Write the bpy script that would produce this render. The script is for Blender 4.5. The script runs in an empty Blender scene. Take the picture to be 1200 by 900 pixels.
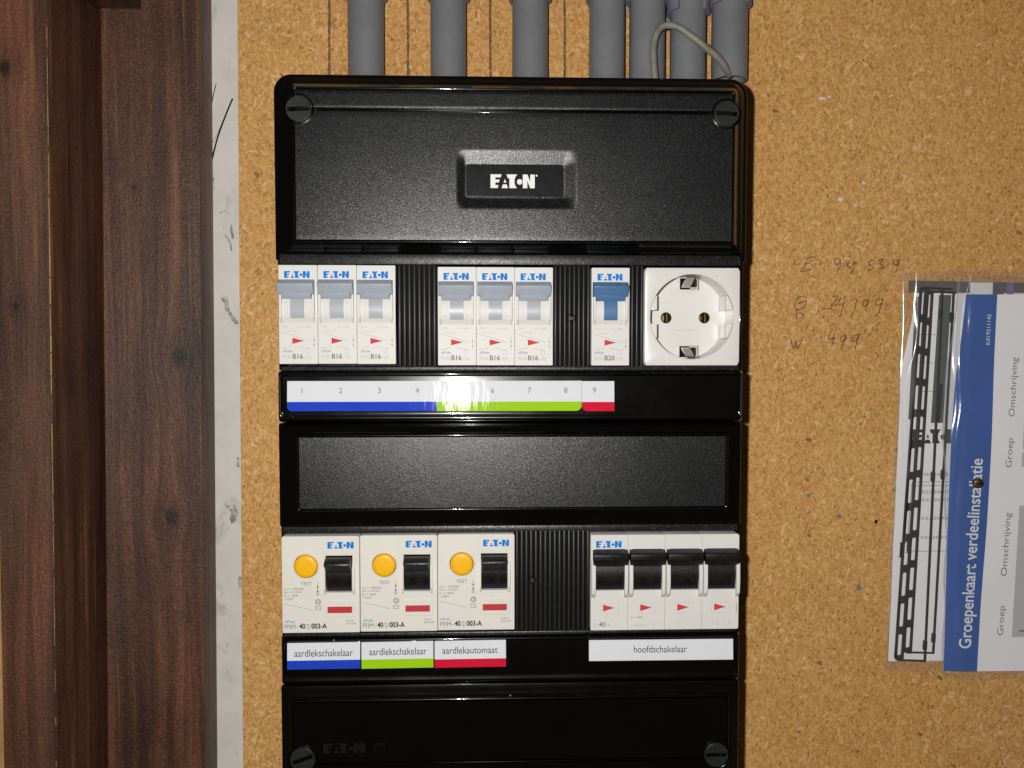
import bpy, bmesh, math, random
from mathutils import Matrix, Vector
random.seed(7)
S = 0.001                       # everything below is written in millimetres
R = math.radians
scene = bpy.context.scene
COL = scene.collection

# ------------------------------------------------------------------ camera, light, exposure
cam = bpy.data.cameras.new('camera'); camo = bpy.data.objects.new('camera', cam); COL.objects.link(camo)
cam.sensor_width = 36.0; cam.lens = 36.0 * 942 / 1200
cam.clip_start = 0.01; cam.clip_end = 20
camo.location = (0, -0.372, 0); camo.rotation_euler = (R(90 - 2.53), 0, R(-1.87))
scene.camera = camo
w = bpy.data.worlds.new('World'); scene.world = w; w.use_nodes = True
bg = w.node_tree.nodes['Background']; bg.inputs[0].default_value = (1.0, 0.80, 0.58, 1); bg.inputs[1].default_value = 0.035
fl = bpy.data.lights.new('phone_flash', 'POINT'); fl.energy = 5.6; fl.color = (1.0, 0.985, 0.955); fl.shadow_soft_size = 0.0042
fl.use_nodes = True; _lt = fl.node_tree       # linear falloff set by hand to even out the light over the board
_fo = _lt.nodes.new('ShaderNodeLightFalloff'); _fo.inputs['Strength'].default_value = 2.95
_lt.links.new(_fo.outputs['Linear'], _lt.nodes['Emission'].inputs['Strength'])
flo = bpy.data.objects.new('phone_flash', fl); flo.location = (-0.025, -0.374, 0.010); COL.objects.link(flo)
scene.view_settings.view_transform = 'Standard'; scene.view_settings.look = 'None'
scene.view_settings.exposure = 0; scene.view_settings.gamma = 1; scene.view_settings.use_curve_mapping = False
scene.cycles.max_bounces = 8; scene.cycles.transparent_max_bounces = 12
scene.cycles.caustics_reflective = False; scene.cycles.caustics_refractive = False

# ------------------------------------------------------------------ material helpers
def newmat(name):
    m = bpy.data.materials.new(name); m.use_nodes = True
    nt = m.node_tree; b = nt.nodes['Principled BSDF']
    return m, nt, b
def N(nt, typ, **kw):
    n = nt.nodes.new(typ)
    for k, v in kw.items():
        if k.startswith('i_'):
            key = k[2:]; key = int(key) if key.isdigit() else key.replace('_', ' ')
            n.inputs[key].default_value = v
        else: setattr(n, k, v)
    return n
def ramp(nt, fac, stops, interp='LINEAR'):
    r = nt.nodes.new('ShaderNodeValToRGB'); r.color_ramp.interpolation = interp
    els = r.color_ramp.elements
    while len(els) < len(stops): els.new(0.5)
    for e, (p, c) in zip(els, stops):
        e.position = p; e.color = c if len(c) == 4 else (*c, 1)
    nt.links.new(fac, r.inputs[0]); return r.outputs[0]
def mixc(nt, fac, a, b, mode='MIX'):
    m = nt.nodes.new('ShaderNodeMix'); m.data_type = 'RGBA'; m.blend_type = mode
    for sock, v in ((m.inputs[0], fac), (m.inputs[6], a), (m.inputs[7], b)):
        if isinstance(v, (int, float)): sock.default_value = v
        elif isinstance(v, tuple): sock.default_value = v if len(v) == 4 else (*v, 1)
        else: nt.links.new(v, sock)
    return m.outputs[2]
def math_(nt, op, a, b=None, clamp=False):
    m = nt.nodes.new('ShaderNodeMath'); m.operation = op; m.use_clamp = clamp
    for i, v in enumerate((a, b)):
        if v is None: continue
        if isinstance(v, (int, float)): m.inputs[i].default_value = v
        else: nt.links.new(v, m.inputs[i])
    return m.outputs[0]
def coords(nt, scale=(1, 1, 1), rot=(0, 0, 0), loc=(0, 0, 0)):
    t = nt.nodes.new('ShaderNodeTexCoord'); mp = nt.nodes.new('ShaderNodeMapping')
    mp.inputs['Scale'].default_value = scale; mp.inputs['Rotation'].default_value = rot; mp.inputs['Location'].default_value = loc
    nt.links.new(t.outputs['Object'], mp.inputs[0]); return mp.outputs[0]
def noise(nt, vec, scale, detail=3, rough=0.5, dist=0.0):
    n = nt.nodes.new('ShaderNodeTexNoise'); n.inputs['Scale'].default_value = scale
    n.inputs['Detail'].default_value = detail; n.inputs['Roughness'].default_value = rough; n.inputs['Distortion'].default_value = dist
    nt.links.new(vec, n.inputs['Vector']); return n.outputs[0]
def bump(nt, b, h, strength, dist):
    n = nt.nodes.new('ShaderNodeBump'); n.inputs['Strength'].default_value = strength; n.inputs['Distance'].default_value = dist
    nt.links.new(h, n.inputs['Height']); nt.links.new(n.outputs[0], b.inputs['Normal'])
def plain(name, col, rough=0.4, spec=0.5, metal=0.0, mottle=0.0, mscale=300, coat=0.0, bmp=0.0):
    m, nt, b = newmat(name)
    b.inputs['Roughness'].default_value = rough; b.inputs['Specular IOR Level'].default_value = spec
    b.inputs['Metallic'].default_value = metal; b.inputs['Coat Weight'].default_value = coat; b.inputs['Coat Roughness'].default_value = 0.045
    v = coords(nt); n = noise(nt, v, mscale, 4, 0.6)
    k = mottle
    lo = tuple(c * (1 - k) for c in col); hi = tuple(min(1, c * (1 + k)) for c in col)
    nt.links.new(ramp(nt, n, [(0.3, lo), (0.7, hi)]), b.inputs['Base Color'])
    rr = ramp(nt, noise(nt, v, mscale * 0.25, 5, 0.7), [(0.3, (rough * 0.85,) * 3), (0.75, (min(1, rough * 1.2),) * 3)])
    nt.links.new(rr, b.inputs['Roughness'])
    if bmp: bump(nt, b, noise(nt, v, mscale * 3, 2), bmp, 0.0002)
    if coat:
        cn = nt.nodes.new('ShaderNodeBump'); cn.inputs['Strength'].default_value = 0.30; cn.inputs['Distance'].default_value = 0.0005
        nt.links.new(noise(nt, coords(nt, (1, 1, 0.25)), 130, 3, 0.6), cn.inputs['Height']); nt.links.new(cn.outputs[0], b.inputs['Coat Normal'])
    return m

M = {}
M['white'] = plain('white_plastic', (0.675, 0.662, 0.632), 0.5, 0.28, mottle=0.02, mscale=90)
M['white_warm'] = plain('cream_plastic', (0.69, 0.66, 0.60), 0.5, 0.3, mottle=0.02, mscale=90)
M['socket'] = plain('socket_plastic', (0.70, 0.685, 0.655), 0.25, 0.5, mottle=0.015, mscale=60)
M['grey_toggle'] = plain('grey_plastic', (0.35, 0.385, 0.44), 0.38, 0.4, mottle=0.03)
M['lit_grey_toggle'] = plain('lit_grey_plastic', (0.40, 0.415, 0.45), 0.36, 0.4, mottle=0.03)  # lighter copy of the lever grey: flash light painted onto the stem
M['blue_toggle'] = plain('blue_plastic', (0.075, 0.165, 0.33), 0.36, 0.4, mottle=0.03)
M['black_toggle'] = plain('black_plastic', (0.0075, 0.0072, 0.007), 0.40, 0.40, mottle=0.6, bmp=0.55, mscale=520)
M['rib'] = plain('ribbed_black_plastic', (0.016, 0.016, 0.0165), 0.45, 0.4, mottle=0.2)
M['emboss'] = plain('embossed_black', (0.0048, 0.0048, 0.0052), 0.5, 0.2)
M['red'] = plain('red_print', (0.60, 0.050, 0.045), 0.6, 0.12, mottle=0.04)
M['red_window'] = plain('red_window', (0.46, 0.035, 0.04), 0.5, 0.25, mottle=0.06)
M['yellow'] = plain('yellow_plastic', (0.88, 0.45, 0.004), 0.38, 0.4, mottle=0.03)
M['logo_blue'] = plain('blue_print', (0.0, 0.19, 0.62), 0.6, 0.12)
M['ink'] = plain('black_print', (0.03, 0.03, 0.032), 0.6, 0.12)
M['ink_grey'] = plain('grey_print', (0.19, 0.185, 0.18), 0.6, 0.12)
M['ink_pale'] = plain('pale_print', (0.48, 0.465, 0.43), 0.6, 0.12)
M['logo_white'] = plain('white_print', (0.80, 0.80, 0.80), 0.4, 0.3)
M['paper'] = plain('label_paper', (0.70, 0.715, 0.75), 0.6, 0.08, coat=1.0, mottle=0.01)
M['band_blue'] = plain('blue_band', (0.012, 0.05, 0.50), 0.6, 0.08, coat=1.0)
M['band_green'] = plain('green_band', (0.31, 0.58, 0.004), 0.6, 0.08, coat=1.0)
M['band_red'] = plain('red_band', (0.62, 0.006, 0.035), 0.6, 0.08, coat=1.0)
M['brass'] = plain('brass', (0.22, 0.165, 0.085), 0.5, 0.5, metal=1.0, mottle=0.15)
M['steel'] = plain('steel', (0.55, 0.52, 0.47), 0.45, 0.5, metal=1.0, mottle=0.1)
M['dark'] = plain('dark_cavity', (0.004, 0.0035, 0.003), 0.7, 0.1)
M['pvc'] = plain('grey_pvc', (0.165, 0.17, 0.18), 0.42, 0.45, mottle=0.10, mscale=45)
M['pvc_clip'] = plain('clip_pvc', (0.17, 0.17, 0.20), 0.5, 0.4, mottle=0.06)
M['cable'] = plain('cable_sheath', (0.20, 0.185, 0.15), 0.5, 0.4, mottle=0.25, mscale=160)
M['card'] = plain('card_paper', (0.90, 0.885, 0.88), 0.6, 0.3, mottle=0.02, mscale=30)
M['sheet'] = plain('sheet_paper', (0.90, 0.885, 0.875), 0.6, 0.3, mottle=0.02, mscale=30)
M['card_blue'] = plain('card_blue', (0.030, 0.100, 0.37), 0.5, 0.35, mottle=0.08, mscale=25)
M['card_grey'] = plain('card_grey', (0.52, 0.515, 0.51), 0.6, 0.3)
M['photo_grey'] = plain('photo_grey', (0.10, 0.10, 0.10), 0.6, 0.3, mottle=0.1)
M['photo_green'] = plain('photo_green', (0.085, 0.105, 0.095), 0.6, 0.3, mottle=0.1)
M['violet'] = plain('violet_print', (0.20, 0.15, 0.42), 0.6, 0.3)

def gloss_black():
    m, nt, b = newmat('glossy_black_plastic')
    vd = nt.nodes.new('ShaderNodeTexVoronoi'); vd.inputs['Scale'].default_value = 170; nt.links.new(coords(nt), vd.inputs['Vector'])
    sd = nt.nodes.new('ShaderNodeSeparateColor'); nt.links.new(vd.outputs['Color'], sd.inputs[0])
    dust = math_(nt, 'MULTIPLY', math_(nt, 'GREATER_THAN', sd.outputs[0], 0.90), math_(nt, 'LESS_THAN', vd.outputs['Distance'], math_(nt, 'MULTIPLY', sd.outputs[1], 0.07)))
    nt.links.new(mixc(nt, dust, (0.0012, 0.0012, 0.0014), (0.22, 0.21, 0.19)), b.inputs['Base Color'])
    b.inputs['Specular IOR Level'].default_value = 0.18
    v = coords(nt)
    b.inputs['Coat Weight'].default_value = 0.8
    nt.links.new(ramp(nt, noise(nt, v, 55, 6, 0.7), [(0.35, (0.035,) * 3), (0.75, (0.085,) * 3)]), b.inputs['Coat Roughness'])
    nt.links.new(ramp(nt, noise(nt, v, 40, 6, 0.7), [(0.35, (0.20,) * 3), (0.75, (0.30,) * 3)]), b.inputs['Roughness'])
    bump(nt, b, noise(nt, v, 160, 2), 0.05, 0.0002)
    return m
def matte_black(name='textured_black_plastic', rough=0.31, spec=0.55, sc=3000):
    m, nt, b = newmat(name)
    v = coords(nt); n = noise(nt, v, sc, 1, 0.6)
    vo = nt.nodes.new('ShaderNodeTexVoronoi'); vo.inputs['Scale'].default_value = sc * .8; nt.links.new(v, vo.inputs['Vector'])
    se = nt.nodes.new('ShaderNodeSeparateColor'); nt.links.new(vo.outputs['Color'], se.inputs[0])
    nt.links.new(ramp(nt, se.outputs[0], [(0.1, (0.004,) * 3), (0.75, (0.009, 0.009, 0.010)), (1.0, (0.024, 0.024, 0.026))]), b.inputs['Base Color'])
    nt.links.new(ramp(nt, noise(nt, v, 30, 4), [(0.3, (rough * 0.93,) * 3), (0.7, (rough * 1.07,) * 3)]), b.inputs['Roughness'])
    nt.links.new(math_(nt, 'ADD', math_(nt, 'MULTIPLY', se.outputs[1], spec * .8), spec * .6), b.inputs['Specular IOR Level'])
    bump(nt, b, n, 0.5, 0.00016)
    return m
M['gloss'] = gloss_black(); M['matte'] = matte_black(); M['ledge'] = matte_black('textured_ledge_plastic', 0.42, 0.6, 1500)

def chipboard():
    m, nt, b = newmat('chipboard')
    v0 = coords(nt)
    wob = nt.nodes.new('ShaderNodeTexNoise'); wob.inputs['Scale'].default_value = 260; wob.inputs['Detail'].default_value = 3
    nt.links.new(v0, wob.inputs['Vector'])
    cen = N(nt, 'ShaderNodeVectorMath', operation='SUBTRACT'); nt.links.new(wob.outputs['Color'], cen.inputs[0]); cen.inputs[1].default_value = (.5, .5, .5)
    sc = N(nt, 'ShaderNodeVectorMath', operation='SCALE'); sc.inputs['Scale'].default_value = 0.0032; nt.links.new(cen.outputs[0], sc.inputs[0])
    def chips(scale, ang, off, sq):
        mp = nt.nodes.new('ShaderNodeMapping'); mp.inputs['Rotation'].default_value = (0, R(ang), 0); mp.inputs['Location'].default_value = off
        ad = N(nt, 'ShaderNodeVectorMath', operation='ADD'); nt.links.new(v0, ad.inputs[0]); nt.links.new(sc.outputs[0], ad.inputs[1])
        nt.links.new(ad.outputs[0], mp.inputs[0])
        mul = N(nt, 'ShaderNodeVectorMath', operation='MULTIPLY'); mul.inputs[1].default_value = (1, 1, sq); nt.links.new(mp.outputs[0], mul.inputs[0])
        vo = nt.nodes.new('ShaderNodeTexVoronoi'); vo.inputs['Scale'].default_value = scale; vo.inputs['Randomness'].default_value = 1
        nt.links.new(mul.outputs[0], vo.inputs['Vector'])
        se = nt.nodes.new('ShaderNodeSeparateColor'); nt.links.new(vo.outputs['Color'], se.inputs[0])
        return se.outputs[0], se.outputs[1], vo.outputs['Distance']
    a, a2, ad_ = chips(1050, 20, (0, 0, 0), 0.50)
    c, c2, cd_ = chips(1000, 75, (3, 1, 2), 0.30)
    d, d2, dd_ = chips(1250, -40, (5, 2, 7), 0.34)
    f, f2, fd_ = chips(900, 130, (7, 5, 4), 0.30)
    h, h2, hd_ = chips(950, 5, (1, 6, 9), 0.30)
    k, k2, kd_ = chips(930, 165, (4, 3, 6), 0.26)
    col = ramp(nt, a, [(0.0, (0.53, 0.268, 0.078)), (0.5, (0.645, 0.340, 0.104)), (1.0, (0.745, 0.412, 0.140))])
    mid = noise(nt, v0, 520, 4, 0.72, 0.6)
    col = mixc(nt, 0.9, col, ramp(nt, mid, [(0.30, (0.70, 0.66, 0.60)), (0.5, (0.98, 0.98, 0.97)), (0.72, (1.24, 1.28, 1.36))]), 'MULTIPLY')
    for q, amt in ((c, .26), (f, .26), (h, .26), (k, .24)):
        col = mixc(nt, ramp(nt, q, [(0.86, (0, 0, 0)), (0.97, (amt,) * 3)]), col, (0.78, 0.48, 0.20))
    for q, amt in ((d, .30), (h2, .28), (a2, .24)):
        col = mixc(nt, ramp(nt, q, [(0.86, (0, 0, 0)), (0.97, (amt,) * 3)]), col, (0.36, 0.155, 0.042))
    for q in (f2, k2, c2):
        col = mixc(nt, ramp(nt, q, [(0.985, (0, 0, 0)), (0.995, (0.5,) * 3)]), col, (0.88, 0.64, 0.36))
    col = mixc(nt, ramp(nt, d2, [(0.965, (0, 0, 0)), (0.99, (0.5,) * 3)]), col, (0.20, 0.085, 0.025))
    # fine dark specks
    e, e2, ed = chips(900, 10, (9, 4, 1), 0.42)
    sp = math_(nt, 'MULTIPLY', math_(nt, 'GREATER_THAN', e, 0.955), math_(nt, 'LESS_THAN', ed, 0.42))
    col = mixc(nt, math_(nt, 'MULTIPLY', sp, 0.55), col, (0.13, 0.055, 0.018))
    # rare larger voids and pale chips
    g, g2, gd = chips(150, 60, (2, 8, 3), 0.6)
    big = math_(nt, 'MULTIPLY', math_(nt, 'GREATER_THAN', g, 0.93), math_(nt, 'LESS_THAN', gd, 0.17))
    col = mixc(nt, math_(nt, 'MULTIPLY', big, 0.65), col, (0.12, 0.050, 0.017))
    pl = math_(nt, 'MULTIPLY', math_(nt, 'GREATER_THAN', g2, 0.94), math_(nt, 'LESS_THAN', gd, 0.16))
    col = mixc(nt, math_(nt, 'MULTIPLY', pl, 0.55), col, (0.78, 0.58, 0.34))
    fine = noise(nt, v0, 1400, 3, 0.7)
    col = mixc(nt, 0.7, col, ramp(nt, fine, [(0.28, (0.62,) * 3), (0.72, (1.15,) * 3)]), 'MULTIPLY')
    col = mixc(nt, 0.6, col, ramp(nt, noise(nt, v0, 9, 4, 0.6), [(0.3, (0.86, 0.80, 0.72)), (0.7, (1, 1.02, 1.08))]), 'MULTIPLY')
    nt.links.new(col, b.inputs['Base Color'])
    b.inputs['Roughness'].default_value = 0.62; b.inputs['Specular IOR Level'].default_value = 0.3
    hh = math_(nt, 'ADD', math_(nt, 'MULTIPLY', a, 0.6), fine)
    hh = math_(nt, 'SUBTRACT', hh, math_(nt, 'MULTIPLY', big, 1.5))
    bump(nt, b, hh, 0.45, 0.0003)
    return m
M['chip'] = chipboard()

def darkwood(name, seed, knots=(), tint=1.0):
    m, nt, b = newmat(name)
    v0 = coords(nt, loc=(seed, seed * 0.3, seed * 0.7))
    raw = coords(nt)
    warp = noise(nt, coords(nt, (14, 14, 2.2), loc=(seed, 0, 0)), 1, 3)
    mp = coords(nt, (1, 1, 0.032), loc=(seed, seed, seed))
    add = N(nt, 'ShaderNodeVectorMath', operation='ADD'); nt.links.new(mp, add.inputs[0])
    cb = nt.nodes.new('ShaderNodeCombineXYZ'); nt.links.new(math_(nt, 'MULTIPLY', warp, 0.018), cb.inputs[0]); nt.links.new(cb.outputs[0], add.inputs[1])
    # knots bend the grain and are dark
    kd = None; vec = add.outputs[0]
    for (kx, ky, kz, kr) in knots:
        su = N(nt, 'ShaderNodeVectorMath', operation='SUBTRACT'); nt.links.new(raw, su.inputs[0]); su.inputs[1].default_value = (kx * S, ky * S, kz * S); kr *= 0.95
        ml = N(nt, 'ShaderNodeVectorMath', operation='MULTIPLY'); nt.links.new(su.outputs[0], ml.inputs[0]); ml.inputs[1].default_value = (1 / (kr * S), 0.0, 0.72 / (kr * S))
        le = N(nt, 'ShaderNodeVectorMath', operation='LENGTH'); nt.links.new(ml.outputs[0], le.inputs[0])
        r2 = math_(nt, 'MULTIPLY', le.outputs['Value'], le.outputs['Value'])
        fal = math_(nt, 'POWER', 2.718, math_(nt, 'MULTIPLY', r2, -0.16))
        sx_ = nt.nodes.new('ShaderNodeSeparateXYZ'); nt.links.new(su.outputs[0], sx_.inputs[0])
        cbk = nt.nodes.new('ShaderNodeCombineXYZ'); nt.links.new(math_(nt, 'MULTIPLY', math_(nt, 'MULTIPLY', sx_.outputs[0], fal), -0.85), cbk.inputs[0])
        ak = N(nt, 'ShaderNodeVectorMath', operation='ADD'); nt.links.new(vec, ak.inputs[0]); nt.links.new(cbk.outputs[0], ak.inputs[1]); vec = ak.outputs[0]
        dist = math_(nt, 'ADD', le.outputs['Value'], math_(nt, 'MULTIPLY', math_(nt, 'SUBTRACT', noise(nt, raw, 420, 4, 0.75), .5), 1.3))
        core = math_(nt, 'MULTIPLY', math_(nt, 'SUBTRACT', 1.25, dist), 1.4, True)
        halo = math_(nt, 'MULTIPLY', fal, 0.45)
        core = math_(nt, 'MAXIMUM', core, halo)
        kd = core if kd is None else math_(nt, 'MAXIMUM', kd, core)
    g1 = noise(nt, vec, 95, 4, 0.6); g2 = noise(nt, vec, 420, 5, 0.8, 0.3); g3 = noise(nt, coords(nt, (1, 1, 0.25), loc=(seed, 0, 2)), 22, 4, 0.6)
    t = tint
    col = ramp(nt, g1, [(0.30, (0.024 * t, 0.0098 * t, 0.0058 * t)), (0.48, (0.082 * t, 0.033 * t, 0.0170 * t)), (0.68, (0.165 * t, 0.070 * t, 0.036 * t))])
    col = mixc(nt, 0.8, col, ramp(nt, g2, [(0.34, (0.52, 0.50, 0.48)), (0.62, (1.22, 1.18, 1.15))]), 'MULTIPLY')
    col = mixc(nt, ramp(nt, g3, [(0.54, (0, 0, 0)), (0.85, (0.4,) * 3)]), col, (0.080 * t, 0.062 * t, 0.050 * t))
    col = mixc(nt, 0.85, col, ramp(nt, noise(nt, coords(nt, (1, 1, 0.30), loc=(seed * 3, 1, 5)), 30, 4, 0.6), [(0.32, (0.48, 0.46, 0.46)), (0.66, (1.28, 1.22, 1.18))]), 'MULTIPLY')
    col = mixc(nt, 0.9, col, ramp(nt, noise(nt, coords(nt, (1, 1, 0.7), loc=(seed, 8, 2)), 850, 4, 0.75), [(0.30, (0.42, 0.40, 0.38)), (0.5, (0.95, 0.95, 0.95)), (0.72, (1.75, 1.7, 1.65))]), 'MULTIPLY')
    # saw-roughened patches where the stain sits thin
    sw = noise(nt, coords(nt, (0.10, 1, 1), loc=(seed, 5, 0)), 1700, 2, 0.6)
    pat = ramp(nt, noise(nt, coords(nt, (1, 1, 0.4), loc=(seed, 2, 4)), 26, 3), [(0.50, (0, 0, 0)), (0.68, (1, 1, 1))])
    col = mixc(nt, math_(nt, 'MULTIPLY', pat, ramp(nt, sw, [(0.42, (0.0,) * 3), (0.66, (0.30,) * 3)])), col, (0.19 * t, 0.110 * t, 0.065 * t))
    # worn thin streaks where raw wood shows
    st = noise(nt, coords(nt, (1, 1, 0.022), loc=(seed * 2, 3, 1)), 260, 2)
    wear = math_(nt, 'MULTIPLY', math_(nt, 'MULTIPLY', math_(nt, 'SUBTRACT', st, 0.58, True), 7.0, True), ramp(nt, noise(nt, v0, 16, 3), [(0.40, (0, 0, 0)), (0.58, (1, 1, 1))]))
    col = mixc(nt, math_(nt, 'MULTIPLY', wear, 0.55), col, (0.30, 0.135, 0.055))
    if kd is not None: col = mixc(nt, math_(nt, 'MULTIPLY', kd, 0.93), col, (0.008, 0.005, 0.004))
    nt.links.new(col, b.inputs['Base Color'])
    nt.links.new(ramp(nt, g2, [(0.3, (0.56,) * 3), (0.7, (0.36,) * 3)]), b.inputs['Roughness'])
    b.inputs['Specular IOR Level'].default_value = 0.55
    saw = noise(nt, coords(nt, (0.16, 1, 1), loc=(seed, 0, 0)), 1100, 3, 0.65)
    spk = noise(nt, coords(nt, (1, 1, 0.7), loc=(seed, 8, 2)), 850, 4, 0.75)
    h = math_(nt, 'ADD', math_(nt, 'MULTIPLY', g2, 0.35), math_(nt, 'ADD', math_(nt, 'MULTIPLY', saw, 0.45), math_(nt, 'MULTIPLY', spk, 0.8)))
    bump(nt, b, h, 0.8, 0.0006)
    return m
def plaster():
    m, nt, b = newmat('white_plaster'); v = coords(nt)
    n = noise(nt, v, 70, 6, 0.7); s = noise(nt, coords(nt, (1, 1, 0.5)), 42, 5, 0.72, 0.6)
    col = ramp(nt, n, [(0.3, (0.55, 0.52, 0.475)), (0.7, (0.63, 0.60, 0.555))])
    col = mixc(nt, ramp(nt, s, [(0.57, (0, 0, 0)), (0.66, (0.45,) * 3), (0.76, (0.8,) * 3)]), col, (0.26, 0.235, 0.20))
    nt.links.new(col, b.inputs['Base Color']); b.inputs['Roughness'].default_value = 0.75; b.inputs['Specular IOR Level'].default_value = 0.25
    bump(nt, b, noise(nt, v, 220, 5, 0.6), 0.35, 0.0005)
    return m
M['plaster'] = plaster()
def pencil(name='pencil_graphite', sc=800, col=(0.07, 0.055, 0.05), stops=[(0.34, (0.15,) * 3), (0.58, (0.78,) * 3)]):
    m, nt, b = newmat(name); v = coords(nt)
    out = nt.nodes['Material Output']; tr = nt.nodes.new('ShaderNodeBsdfTransparent'); mx = nt.nodes.new('ShaderNodeMixShader')
    b.inputs['Base Color'].default_value = (*col, 1); b.inputs['Roughness'].default_value = 0.55
    nt.links.new(ramp(nt, noise(nt, v, sc, 3, 0.7), stops), mx.inputs[0])
    nt.links.new(tr.outputs[0], mx.inputs[1]); nt.links.new(b.outputs[0], mx.inputs[2]); nt.links.new(mx.outputs[0], out.inputs[0])
    return m
M['pencil'] = pencil()
M['stain'] = pencil('wall_stain', 240, (0.20, 0.18, 0.15), [(0.40, (0.0,) * 3), (0.68, (0.75,) * 3)])
def film(name, haze):
    m, nt, b = newmat(name)
    out = nt.nodes['Material Output']; tr = nt.nodes.new('ShaderNodeBsdfTransparent'); tr.inputs[0].default_value = (0.96, 0.96, 0.965, 1)
    nt.nodes.remove(b)
    df = nt.nodes.new('ShaderNodeBsdfDiffuse'); df.inputs[0].default_value = (0.7, 0.7, 0.71, 1)
    gl = nt.nodes.new('ShaderNodeBsdfGlossy'); gl.inputs['Roughness'].default_value = 0.16
    bp = nt.nodes.new('ShaderNodeBump'); bp.inputs['Strength'].default_value = 0.30; bp.inputs['Distance'].default_value = 0.0008
    nt.links.new(noise(nt, coords(nt, (1, 1, 0.30)), 110, 3, 0.55, 0.4), bp.inputs['Height'])
    nt.links.new(bp.outputs[0], gl.inputs['Normal'])
    lw = nt.nodes.new('ShaderNodeLayerWeight'); lw.inputs[0].default_value = 0.5
    m1 = nt.nodes.new('ShaderNodeMixShader'); m1.inputs[0].default_value = haze
    nt.links.new(tr.outputs[0], m1.inputs[1]); nt.links.new(df.outputs[0], m1.inputs[2])
    m2 = nt.nodes.new('ShaderNodeMixShader'); nt.links.new(math_(nt, 'ADD', math_(nt, 'MULTIPLY', math_(nt, 'POWER', lw.outputs['Facing'], 4.0), 0.35), 0.05, True), m2.inputs[0])
    nt.links.new(m1.outputs[0], m2.inputs[1]); nt.links.new(gl.outputs[0], m2.inputs[2]); nt.links.new(m2.outputs[0], out.inputs[0])
    return m
M['film_edge'] = film('plastic_film_seam', 0.22)
M['film'] = film('clear_plastic_film', 0.045)

# ------------------------------------------------------------------ geometry helpers (mm in, metres out)
def finish(name, me, mat, parent=None, smooth=None, loc=(0, 0, 0)):
    o = bpy.data.objects.new(name, me); COL.objects.link(o)
    me.materials.clear(); me.materials.append(M[mat] if isinstance(mat, str) else mat)
    if smooth is not None:
        for p in me.polygons: p.use_smooth = True
        me.set_sharp_from_angle(angle=R(smooth))
    if parent is not None: o.parent = parent
    o.location = tuple(c * S for c in loc)
    return o
def raw(name, verts, faces, mat, parent=None, smooth=None, loc=(0, 0, 0)):
    me = bpy.data.meshes.new(name); me.from_pydata([tuple(c * S for c in v) for v in verts], [], faces)
    bm = bmesh.new(); bm.from_mesh(me); bmesh.ops.remove_doubles(bm, verts=bm.verts, dist=1e-7)
    bmesh.ops.recalc_face_normals(bm, faces=bm.faces); bm.to_mesh(me); bm.free()
    return finish(name, me, mat, parent, smooth, loc)
def bmobj(name, bm, mat, parent=None, smooth=None, loc=(0, 0, 0)):
    me = bpy.data.meshes.new(name)
    for v in bm.verts: v.co *= S
    bm.to_mesh(me); bm.free()
    return finish(name, me, mat, parent, smooth, loc)
def bm_box(bm, x0, x1, y0, y1, z0, z1, bev=0.0, seg=2):
    r = bmesh.ops.create_cube(bm, size=1.0); vs = r['verts']
    for v in vs: v.co = Vector(((x0 + x1) / 2 + v.co.x * (x1 - x0), (y0 + y1) / 2 + v.co.y * (y1 - y0), (z0 + z1) / 2 + v.co.z * (z1 - z0)))
    if bev:
        es = list({e for v in vs for e in v.link_edges})
        bmesh.ops.bevel(bm, geom=es, offset=bev, segments=seg, affect='EDGES', profile=0.5)
def box(name, x0, x1, y0, y1, z0, z1, mat, parent=None, bev=0.0, seg=2, loc=(0, 0, 0)):
    bm = bmesh.new(); bm_box(bm, x0, x1, y0, y1, z0, z1, bev, seg)
    return bmobj(name, bm, mat, parent, 35 if bev else None, loc)
def rrect(x0, x1, z0, z1, r, seg=6):
    """closed outline, counter-clockwise; r is one radius or (bl, br, tr, tl)"""
    if isinstance(r, (int, float)): r = (r,) * 4
    out = []
    for (cx, cz, rr, a0) in ((x0, z0, r[0], 180), (x1, z0, r[1], 270), (x1, z1, r[2], 0), (x0, z1, r[3], 90)):
        sx = 1 if cx == x0 else -1; sz = 1 if cz == z0 else -1
        ox, oz = cx + sx * rr, cz + sz * rr
        for k in range(seg + 1):
            a = R(a0 + 90 * k / seg); out.append((ox + rr * math.cos(a), oz + rr * math.sin(a)))
    return out
def circle(cx, cz, r, n=40): return [(cx + r * math.cos(2 * math.pi * k / n), cz + r * math.sin(2 * math.pi * k / n)) for k in range(n)]
def curve_mesh(cu):
    o = bpy.data.objects.new('tmp', cu); me = bpy.data.meshes.new_from_object(o)
    bpy.data.objects.remove(o); return me
ROT = Matrix(((1, 0, 0, 0), (0, 0, -1, 0), (0, 1, 0, 0), (0, 0, 0, 1)))      # drawing plane XY -> XZ, its +Z towards the viewer (-Y)
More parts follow.
